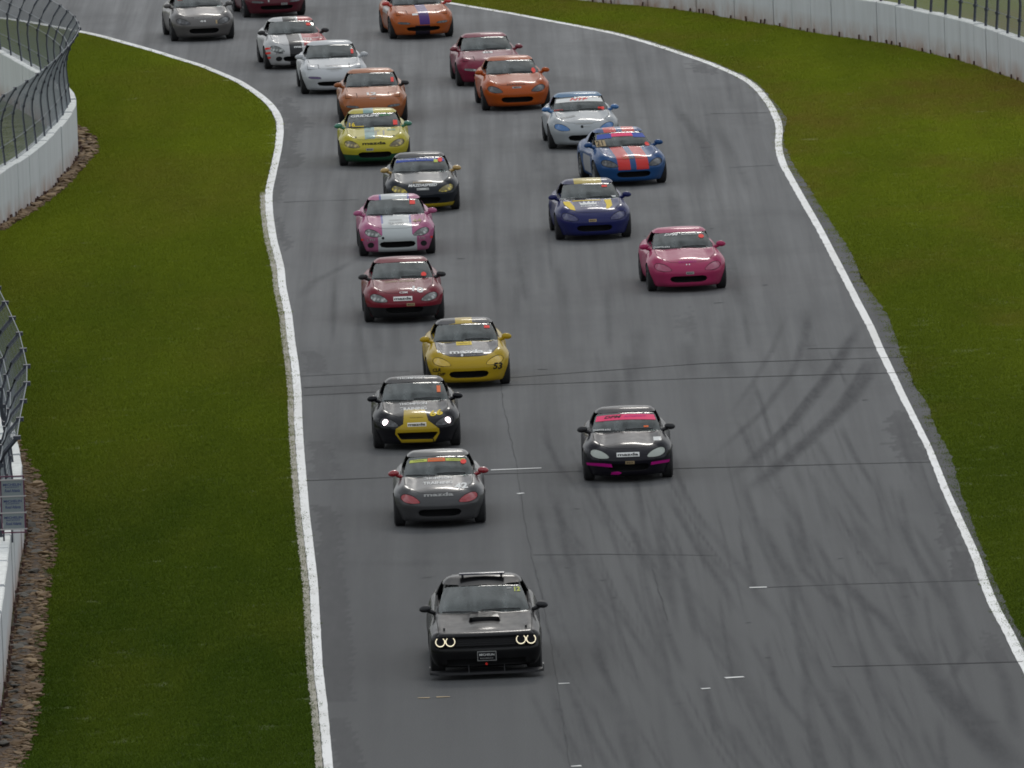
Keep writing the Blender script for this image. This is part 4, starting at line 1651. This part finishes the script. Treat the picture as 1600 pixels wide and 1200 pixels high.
c.text('12', .585, 1.195, .10, .075, LIME_P, 0.03, lift=.008)
c.rect(.45, 1.215, .08, .018, GREY_P, .006)
c.disc(0.0, -.03, .02, RED_P, .01)


def mazda(c, u, v, w, h, mat, box=None):
    if box:
        c.rect(u, v, w * 1.10, h * 1.5, box, .004)
    c.text('mazda', u, v, w, h, mat, 0.03, lift=.008)


def lit_label(c, v=.20, u=.05, mat=TAN_P):
    c.rect(u, v, .17, .055, mat, .006, name='number_plate')
    c.text('MX5CUP', u, v, .13, .03, BLACK_P, .02, lift=.009)


# 2 grey car with red headlights
GREYP = P('grey_paint', (0.085, 0.085, 0.088), metal=0.2, rough=0.3)
REDL = simple('red_lamp_cover', (0.28, 0.008, 0.015), 0.25, coat=0.8)
c = Car('nb', 688, 817, 0.3, 'grey race car with red headlights, red mirrors and number 42', GREYP, lamp=REDL, mirror=REDL)
mazda(c, -.01, .405, .54, .065, GREY_P)
c.text('42', .41, .555, .25, .11, WHITE_P, 0.045, rot=4)
c.text('THOMPSON', -.02, .715, .52, .04, WHITE_P, .02)
c.text('TRAINING', -.02, .625, .54, .05, WHITE_P, .02)
c.sunstrip(1.035, 1.085, LIME_P, -.95, -.36)
c.sunstrip(1.03, 1.095, ORANGE_P, -.34, .24)
c.sunstrip(1.035, 1.085, LIME_P, .26, .93)
c.text('Racing', -.03, 1.062, .26, .036, TAN_P, .01, .3, lift=.009)
c.text('HAWK', -.35, 1.052, .20, .02, BLACK_P, .0, lift=.009)
c.text('HAWK', .33, 1.052, .24, .02, BLACK_P, .0, lift=.009)
c.disc(.47, 1.01, .055, RED_P, .008, ry=.045)

# 3 black and yellow 66
K66 = P('black_pearl_paint', (0.005, 0.005, 0.009), rough=0.42, coat=0.45)
c = Car('nb', 652, 696, 1.0, 'black race car with a yellow nose panel, lit headlights and yellow number 66', K66, lamp=LENS_DK)
S_ = 647.0
q = lambda x, y: ((x - 740) / S_, (1008 - y) / S_ - .13 - (x - 740) / S_ * .03)
YB = P('yellow_wrap', (0.62, 0.43, 0.02))
c.patch([q(*p) for p in [(545, 962), (465, 855), (475, 790), (570, 735), (590, 545), (850, 545), (885, 690), (1015, 790), (1020, 845), (955, 955),
                         (940, 905), (1000, 838), (980, 828), (490, 842), (520, 905), (545, 925), (930, 920), (940, 955)]], YB)
c.text('66', .385, .50, .26, .11, YEL_P, 0.03, rot=8)
mazda(c, 0.0, .285, .33, .05, BLACK_P, WHITE_P)
c.text('Champion', 0.0, .42, .25, .03, BLACK_P, .0, .2)
c.text('THOMPSON', -.05, .70, .54, .045, WHITE_P, .02)
c.text('TRAINING', -.05, .60, .52, .055, WHITE_P, .02)
c.text('THOMPSON', -.06, 1.215, .55, .035, WHITE_P, .02)
c.rect(.47, .98, .07, .13, ORANGE_P, .006)
HEADL = emis('headlight_glow', (1.0, 0.80, 0.84), 7.0)
for s in (-1, 1):
    h = cast(c.K['bvh'], s * .60, .345, TH)
    o = MB().ball(h[0] + h[1] * .005, (.055, .03, .062), 12, 8).mesh(smooth=60)
    par = [k for k in c.root.children if k.name.startswith('headlight')][0 if s < 0 else 1]
    b_ = obj('bulb', o, HEADL, par)

# 4 black car with pink banner
K4 = P('black_violet_paint', (0.005, 0.004, 0.011), rough=0.42, coat=0.45)
PALE = simple('taped_lamp', (0.34, 0.37, 0.33), 0.4, coat=0.3)
c = Car('nb', 982, 746, 0.2, 'black race car with a pink windscreen banner and pale taped headlights', K4, lamp=PALE, mirror=BLACK)
c.sunstrip(.99, 1.095, PINK_P)
c.text('DPM', -.24, 1.045, .34, .05, BLACK_P, .03, .4, lift=.009, rot=2)
c.text('AUTOSPORTS', .18, 1.048, .42, .028, MAG_P, .02, .3, lift=.009)
mazda(c, 0.0, .315, .39, .055, BLACK_P, WHITE_P)
lit_label(c, .165, .03)
c.rect(.57, .60, .14, .075, WHITE_P)
c.patch([(-.80, .155), (-.30, .085), (-.32, .15), (-.55, .175), (-.80, .20)], MAG_P)
c.patch([(.80, .155), (.42, .105), (.43, .16), (.60, .18), (.80, .205)], MAG_P)
c.patch([(-.34, -.045), (-.18, -.055), (-.13, -.02), (-.20, .005), (-.32, -.005)], MAG_P)
c.text('SHIPTRAIN', -.46, .80, .32, .04, WHITE_P, .01, lift=.009)
c.rect(.38, .845, .09, .03, ORANGE_P, .006)

# 5 yellow 53
Y53 = P('yellow_paint', (0.60, 0.40, 0.012))
H53 = P('dark_violet_hood_paint', (0.045, 0.040, 0.050), rough=0.35)
R53 = P('black_and_yellow_roof_paint', (0.60, 0.40, 0.012), ((0.03, 0.03, 0.04), (-.60, -.18), (.28, 1.5), (1.06, 1.4)), ((0.03, 0.03, 0.04), (.16, .60), (.28, 1.5), (1.06, 1.4)))
YLAMP = simple('yellow_lamp_cover', (0.55, 0.36, 0.012), 0.25, coat=0.8)
c = Car('nb', 732, 600, 1.7, 'yellow race car with a black hood, yellow headlights and number 53', Y53, hood=H53, cabin=R53, lamp=YLAMP)
mazda(c, -.02, .535, .68, .075, WHITE_P)
c.text('53', .585, .225, .20, .13, BLACK_P, .03, .2)
c.text('CLR', -.64, .19, .16, .07, BLACK_P, .03, .2)
c.text('DIP', -.55, .10, .16, .06, BLACK_P, .02, .2)
c.rect(-.05, .715, .31, .07, YEL_P)
c.text('mazdatrix', -.05, .715, .26, .03, BLACK_P, .0, lift=.009)
c.disc(-.12, .465, .025, WHITE_P)
c.text('Hoosier', .05, .462, .22, .025, GREY_P, .0, .2)
c.rect(.45, 1.045, .11, .055, RED_P, .008, -.05)
c.rect(-.58, .56, .05, .04, WHITE_P)
c.rect(.46, .535, .06, .04, WHITE_P)

# 6 crimson 10
C10 = P('crimson_paint', (0.23, 0.008, 0.024), ((0.014, 0.014, 0.016), (-1, 1), (-2.2, -1.45), (0, .355)))
c = Car('nb', 632, 499, 1.5, 'crimson race car with a black lower bumper and white number 10', C10, lamp=LENS, mirror=BLACK)
mazda(c, -.03, .315, .36, .06, BLACK_P, WHITE_P)
c.text('10', .30, .50, .24, .12, WHITE_P, .035, .0, rot=-14)
c.text('CSM', -.01, .445, .17, .04, WHITE_P, .02)
lit_label(c, .185, .13)
c.rect(.0, .185, .07, .05, C10, .006)
c.text('CONWAY AUTOSPORT', -.05, .70, .66, .045, TAN_P, .01)
c.disc(.46, .84, .055, RED_P, .008, ry=.05)

# 7 pink
PK7 = P('pink_paint', (0.50, 0.038, 0.14))
PKL = simple('pink_lamp_cover', (0.30, 0.03, 0.09), 0.3, coat=0.8)
c = Car('nb', 1073, 450.5, 3.4, 'plain pink race car with white DPM letters across the top of its windscreen', PK7, lamp=PKL)
c.text('DPM', -.20, 1.075, .32, .05, WHITE_P, .035, .45, lift=.009)
c.text('AUTOSPORTS', .21, 1.072, .42, .03, WHITE_P, .02, .3, lift=.009)
c.disc(.44, 1.02, .06, RED_P, .008, ry=.045)
c.text('SHIPTRAIN', -.45, .80, .34, .04, WHITE_P, .01, lift=.009)
c.text('MAZDA MIATA', .0, .445, .38, .04, MAG_P, .01)
for s in (-.03, .03):
    c.disc(s, .385, .014, WHITE_P)
lit_label(c, .20, .03, GREY_P)

# 8 pink and white
WHT = (0.62, 0.66, 0.66)
PK8 = P('candy_pink_paint', (0.55, 0.15, 0.30), ((0.10, 0.12, 0.42), (-.335, .335), None, (.40, 1.4)), (WHT, (-.29, .29), (-1.4, 3), (.40, 1.4)), (WHT, (-.43, .43), (-2.2, -1.5), (.1, .50)), (WHT, (-.33, .33), (-2.2, -1.35), (.45, .8)))
PK8D = P('candy_pink_trim_paint', (0.55, 0.15, 0.30))
c = Car('nb', 621, 396, 1.6, 'pale pink race car with a broad white centre stripe', PK8, lamp=LENS, mirror=PK8D, door=PK8D)
for u in (-.59, .58):
    c.disc(u, .085, .072, DARK, .004, 'fog_lamp_hole', .06)
c.text('LTD', -.58, .20, .17, .05, GREY_P, .01)
c.text('LTD', .55, .20, .13, .05, GREY_P, .01)
c.disc(.20 - .52, .225, .03, BLACK_P)
c.text('TRACKSPEED', -.01, .55, .34, .06, GREY_P, .0)
c.text('ENGINEERING', -.01, .63, .28, .03, GREY_P, .0)
c.text('44', .46, .60, .20, .09, TAN_P, .02, rot=4)
c.rect(.40, 1.04, .12, .09, RED_P, .008)
for u, k in ((-.77, .22), (.76, .22)):
    c.rect(u, k, .05, .04, RED_P)

# 9 navy with yellow
NV = P('navy_paint', (0.014, 0.020, 0.13))
NVR = P('navy_and_yellow_roof_paint', (0.03, 0.036, 0.12), ((0.62, 0.47, 0.08), (-.31, .31), (.20, 3), (1.05, 1.4)))
NVL = simple('navy_lamp_cover', (0.010, 0.012, 0.085), 0.25, coat=0.8)
c = Car('nb', 927, 370.5, 2.8, 'navy blue race car with yellow hood flashes and a yellow roof stripe', NV, cabin=NVR, lamp=NVL)
S_ = 560.0
q = lambda x, y: ((x - 880) / S_, (965 - y) / S_ - .13 - (x - 880) / S_ * .03)
for pl in ([(525, 505), (610, 500), (655, 570), (655, 625), (600, 610), (535, 550)], [(1045, 480), (1135, 475), (1130, 560), (1075, 605), (1040, 605), (1060, 550)], [(650, 488), (1000, 480), (1000, 490), (650, 500)]):
    c.patch([q(*p) for p in pl], YEL_P)
c.patch([q(*p) for p in [(735, 550), (725, 510), (765, 530), (785, 500), (815, 528), (845, 498), (870, 525), (905, 497), (915, 525), (945, 505), (935, 545)]], WHITE_P)
c.text('CORSA', -.06, .58, .40, .04, WHITE_P, .02)
lit_label(c, .245, -.04)
c.text('TOMASHEK', -.52, .775, .36, .05, WHITE_P, .01, lift=.009)
c.rect(.36, 1.05, .12, .045, RED_P, .008)
c.rect(.53, .80, .10, .03, WHITE_P, .008)

# 10 dark car with yellow headlights
DK = P('blue_black_paint', (0.008, 0.012, 0.020), ((0.55, 0.40, 0.015), (-1, 1), (-2.2, -1.3), (0, .215)), rough=0.42, coat=0.45)
DKH = P('graphite_hood_paint', (0.05, 0.058, 0.062), rough=0.3)
GOLD = simple('gold_mirror_paint', (0.42, 0.27, 0.08), 0.3, coat=0.6)
c = Car('nb', 661, 327, 1.5, 'dark blue-black race car with yellow headlights, gold mirrors and a yellow lower lip', DK, hood=DKH, lamp=LENS_YEL, mirror=GOLD)
c.text('Hoselton', .0, .495, .44, .05, TAN_P, .01, .3)
c.text('MAZDASPEED', .0, .425, .66, .065, WHITE_P, .03, .3)
c.rect(.0, .335, .28, .055, GREY_P)
c.text('NASA', .0, .335, .14, .04, WHITE_P, .02, lift=.008)
c.sunstrip(1.03, 1.10, BLUE_P)
c.text('Performance Service Racing', -.08, 1.07, .92, .04, WHITE_P, .015, .2, lift=.009)
c.rect(.36, 1.02, .09, .07, LIME_P, .008)
c.disc(.46, 1.045, .055, RED_P, .009)

# 11 blue with red stripes
BL = (0.014, 0.085, 0.26)
RDS = (0.75, 0.035, 0.03)
B11 = P('racing_blue_paint', BL, (RDS, (-.36, -.075), None, (.40, 1.4)), (RDS, (.065, .36), None, (.40, 1.4)))
B11D = P('racing_blue_side_paint', BL, ((0.42, 0.43, 0.45), None, None, (.2, .62)))
B11P = P('racing_blue_trim_paint', BL)
c = Car('nb', 984, 286, 7.6, 'bright blue race car with twin red stripes over hood and roof', B11, lamp=LENS_DK, mirror=B11P, door=B11D, rims=RIM)
c.sunstrip(.99, 1.10, BLUE_P, -1.0, -.40)
c.sunstrip(1.02, 1.10, PINK_P, -.40, .50)
c.sunstrip(.99, 1.10, BLUE_P, .50, 1.0)
c.rect(-.52, .86, .22, .16, TAN_P, .006)
c.text('21', -.54, .87, .14, .12, BLACK_P, .02, lift=.01)
c.text('Carolina Tire', -.02, .47, .40, .05, TAN_P, .01)
c.disc(.55, .80, .05, RED_P, .008)

# 12 yellow and green
YL = (0.62, 0.53, 0.035)
Y12 = P('lemon_paint', YL, ((0.012, 0.085, 0.035), (-1, 1), (-2.2, -1.4), (0, .30)), ((0.20, 0.40, 0.38), (-.22, .02), (-1.68, 3), (.5, 1.4)))
GRM = simple('green_mirror_paint', (0.02, 0.16, 0.10), 0.3, coat=0.6)
c = Car('nb', 586, 255, 1.2, 'lemon yellow race car with green mirrors, green lower bumper and a pale teal stripe', Y12, lamp=LENS_TAN, mirror=GRM)
mazda(c, -.01, .345, .56, .07, BLACK_P)
c.text('GRIDLIFE', -.18, 1.06, .68, .06, WHITE_P, .035, .2, lift=.009)
c.text('GLTC', .30, 1.068, .26, .05, GREEN_P, .03, .2, lift=.009)
c.text('16', -.50, .85, .14, .10, YEL_P, .03, lift=.009)
c.rect(-.36, .80, .28, .018, YEL_P, .006)
c.rect(.53, .87, .10, .12, RED_P, .008)
c.text('11', .14, .60, .22, .13, GREY_P, .0)
c.text('LEXUS OF', -.03, .665, .34, .05, GREY_P, .0)
c.text('JAMES', .0, .475, .44, .05, GREY_P, .0)
c.text('AWR', .42, .68, .20, .05, TEAL_P, .02)
lit_label(c, .20, -.12, GREY_P)
for u in (-.44, .46):
    c.rect(u, .515, .05, .03, BLACK_P)

# 13 white and blue
WH13 = P('silver_white_paint', (0.48, 0.51, 0.53))
BR = P('sky_blue_roof_paint', (0.06, 0.20, 0.38))
BLM = simple('blue_lamp_cover', (0.02, 0.12, 0.32), 0.3, coat=0.7)
c = Car('nb', 912, 228.5, 3.0, 'white race car with a blue roof, blue headlights and blue mirrors', WH13, cabin=BR, lamp=BLM, mirror=BLM)
c.sunstrip(1.0, 1.10, WHITE_P)
c.text('NTF', .0, 1.058, .46, .06, RED_P, .035, .4, lift=.009)
mazda(c, .0, .425, .42, .05, GREY_P)
c.disc(-.06, .34, .035, BLACK_P)
c.text('Hawk', .06, .34, .18, .035, GREY_P, .01)
c.rect(.50, .81, .15, .07, RED_P, .008)
c.text('KRAMER', -.36, .60, .36, .05, GREY_P, .01, .3, rot=8)
c.text('GARCIA', -.52, .795, .22, .045, RED_P, .01, lift=.009)

# 14 copper
CU = P('copper_paint', (0.42, 0.13, 0.035), metal=0.2)
c = Car('na', 583.5, 189, 1.4, 'copper tan race car with pop-up headlight lids and white number 12 on its nose', CU, lamp=LENS_DK, mirror=(CU, BLACK))
c.text('12', -.02, .555, .24, .07, WHITE_P, .04)
c.text('CSCA', .0, .43, .15, .045, GREY_P, .02)
c.rect(.52, .93, .07, .12, RED_P, .006)

# 15 orange
O15 = P('orange_paint', (0.52, 0.095, 0.006))
c = Car('nb', 806, 168.5, 3.8, 'orange race car with black headlights and orange mirrors', O15, lamp=simple('black_lamp_cover', (0.02, 0.02, 0.024), 0.25, coat=0.8))
c.rect(.0, .375, .22, .045, GREY_P)
c.text('MX5', .0, .375, .14, .03, BLACK_P, .01, lift=.008)
c.text('MAZDA', .0, .455, .46, .04, BLACK_P, .0)
c.disc(.53, .83, .05, RED_P, .008, ry=.07)

# 16 magenta-crimson NA
C16 = P('magenta_crimson_paint', (0.24, 0.010, 0.045))
DRM = simple('dark_red_mirror', (0.16, 0.008, 0.02), 0.3, coat=0.6)
c = Car('na', 765, 130.5, 3.5, 'dark magenta race car partly hidden behind the orange one', C16, lamp=LENS, mirror=DRM)
c.rect(.0, .695, .24, .05, WHITE_P)
c.text('12', .0, .695, .12, .035, BLACK_P, .02, lift=.008)
c.rect(-.02, .28, .14, .07, GREY_P)

# 17 white NA
W17 = P('white_paint', (0.66, 0.68, 0.70))
PURP = simple('violet_lamp', (0.05, 0.02, 0.10), 0.3, coat=0.5)
c = Car('na', 522.5, 143, 3.0, 'all white race car with pop-up headlight lids and white mirrors', W17, lamp=PURP)
mazda(c, .0, .455, .38, .05, GREY_P)
c.text('THOMPSON', -.02, .53, .40, .045, GREY_P, .0)
c.text('RACING', .0, .395, .20, .03, GREY_P, .0)
c.rect(.53, .93, .06, .12, RED_P, .006)

# 18 white, black and red
BKM = (0.02, 0.02, 0.022)
W18 = P('white_black_red_paint', (0.62, 0.62, 0.62), ((0.50, 0.022, 0.035), (.10, 1.2), None, None), (BKM, (-.22, .11), None, None), ((0.62, 0.62, 0.62), (.11, .17), None, (.45, 1.4)))
c = Car('nb', 464, 104, 5.0, 'race car split into white, black and red halves by broad lengthwise bands', W18, lamp=LENS, mirror=BLACK)
mazda(c, .10, .38, .40, .06, WHITE_P)
c.text('STARK', -.48, .24, .18, .06, BLACK_P, .02)
for k in range(3):
    c.rect(-.76, .14 + .12 * k, .12, .05, RED_P)
c.disc(-.50, .09, .08, DARK, .004, 'fog_lamp_hole', .06)
c.text('SCCA', .30, .58, .22, .09, WHITE_P, .02)
c.text('CHAMPIONS', .56, .62, .26, .03, WHITE_P, .01)
c.rect(.43, 1.02, .12, .07, RED_P, .008)

# 19 silver
S19 = P('silver_paint', (0.17, 0.16, 0.155), metal=0.4)
c = Car('nb', 316, 60.5, 6.0, 'dull silver race car with dark headlights, farthest left in the field', S19, lamp=LENS_DK, mirror=S19)
c.text('MAZDA MIATA', .0, .42, .46, .04, GREY_P, .0)
c.text('44', -.02, .33, .16, .05, WHITE_P, .02)
c.rect(-.45, 1.02, .14, .06, RED_P, .008)
c.rect(.34, .30, .04, .10, TAN_P)

# 20 maroon at the top edge
M20 = P('maroon_paint', (0.115, 0.010, 0.022))
c = Car('na', 428, 23.5, 8.0, 'maroon race car cut off by the top edge of the photo', M20, lamp=LENS_DK)
c.rect(-.22, .30, .04, .16, GREY_P)
c.text('11', .0, .32, .10, .07, WHITE_P, .02)
lit_label(c, .16, .20, GREY_P)

# 21 orange with purple stripe
O21 = P('bright_orange_paint', (0.52, 0.115, 0.015), ((0.075, 0.02, 0.20), (-.10, .17), (-2.2, -.4), (.40, 1.0)), ((0.02, 0.015, 0.03), (-.22, .17), (-2.2, -1.4), (0, .38)))
O21D = P('orange_door_paint', (0.42, 0.16, 0.08), ((0.55, 0.5, 0.48), None, None, (.60, .75)))
RM = simple('red_mirror_paint', (0.45, 0.03, 0.02), 0.3, coat=0.6)
c = Car('na', 658, 57, 6.2, 'orange race car with a purple centre stripe and red mirrors', O21, lamp=LENS_DK, mirror=RM, door=O21D)
c.rect(-.19, .465, .15, .05, WHITE_P)

# ------------------------------------------------------------------ sponsor boards hung on the lower left barrier
BOARD = simple('grey_board', (0.19, 0.22, 0.23), 0.5)
BFRAME = simple('maroon_frame', (0.085, 0.012, 0.045), 0.5)
BTXT = simple('navy_print', (0.02, 0.035, 0.14), 0.5)
STRAP = simple('pale_strap', (0.42, 0.40, 0.40), 0.6)


def board(label, px, py, w, h, z0):
    p = gp(px, py)
    root = tag(empty('sponsor_sign', (p.x, p.y, z0)), label, 'sign', 'grey sponsor signs by the lower left barrier')
    mb = MB()
    for s in (-1, 1):
        mb.box((s * w / 2, 0, h / 2), (.022, .035, h + .022))
    mb.box((0, 0, 0), (w - .022, .035, .022))
    mb.box((0, 0, h), (w - .022, .035, .022))
    obj('frame', mb.mesh(), BFRAME, root)
    n = 3
    ph = (h * .88) / n
    for k in range(n):
        zc = h * .06 + ph * (k + .5)
        pn = obj('sign_panel', MB().box((0, -.005, zc), (w - .03, .012, ph - .02)).mesh(), BOARD, root)
        for t, dz, hh, ww, sh in (('MICHELIN', .06, .045, .28, 0.0), ('RACEWAY', .015, .025, .22, 0.0), ('Road Atlanta', -.045, .055, .24, .25)):
            me = text_mesh(t, ww * w / .36, hh, .02, sh)
            for v in me.vertices:
                v.co = (v.co.x, -.0145, zc + dz + v.co.y)
            obj('lettering', me, BTXT, pn)
    for k in range(n + 1):
        zc = h * .06 + ph * k
        obj('strap', MB().box((0, -.012, zc), (w + .07, .02, .022)).mesh(), STRAP, root)
    for s in (-1, 1):
        obj('leg', MB().box((s * w * .18 - .11, .03, -.05), (.03, .03, .26)).mesh(), POSTM, root)
    return root


board('grey sponsor sign of three stacked panels in a maroon frame, beside the fence posts', 27, 952, .41, 1.0, 1.37)
board('grey sponsor sign with maroon edge cut off by the lower left corner of the photo', -14, 1266, .41, 1.0, 1.37)
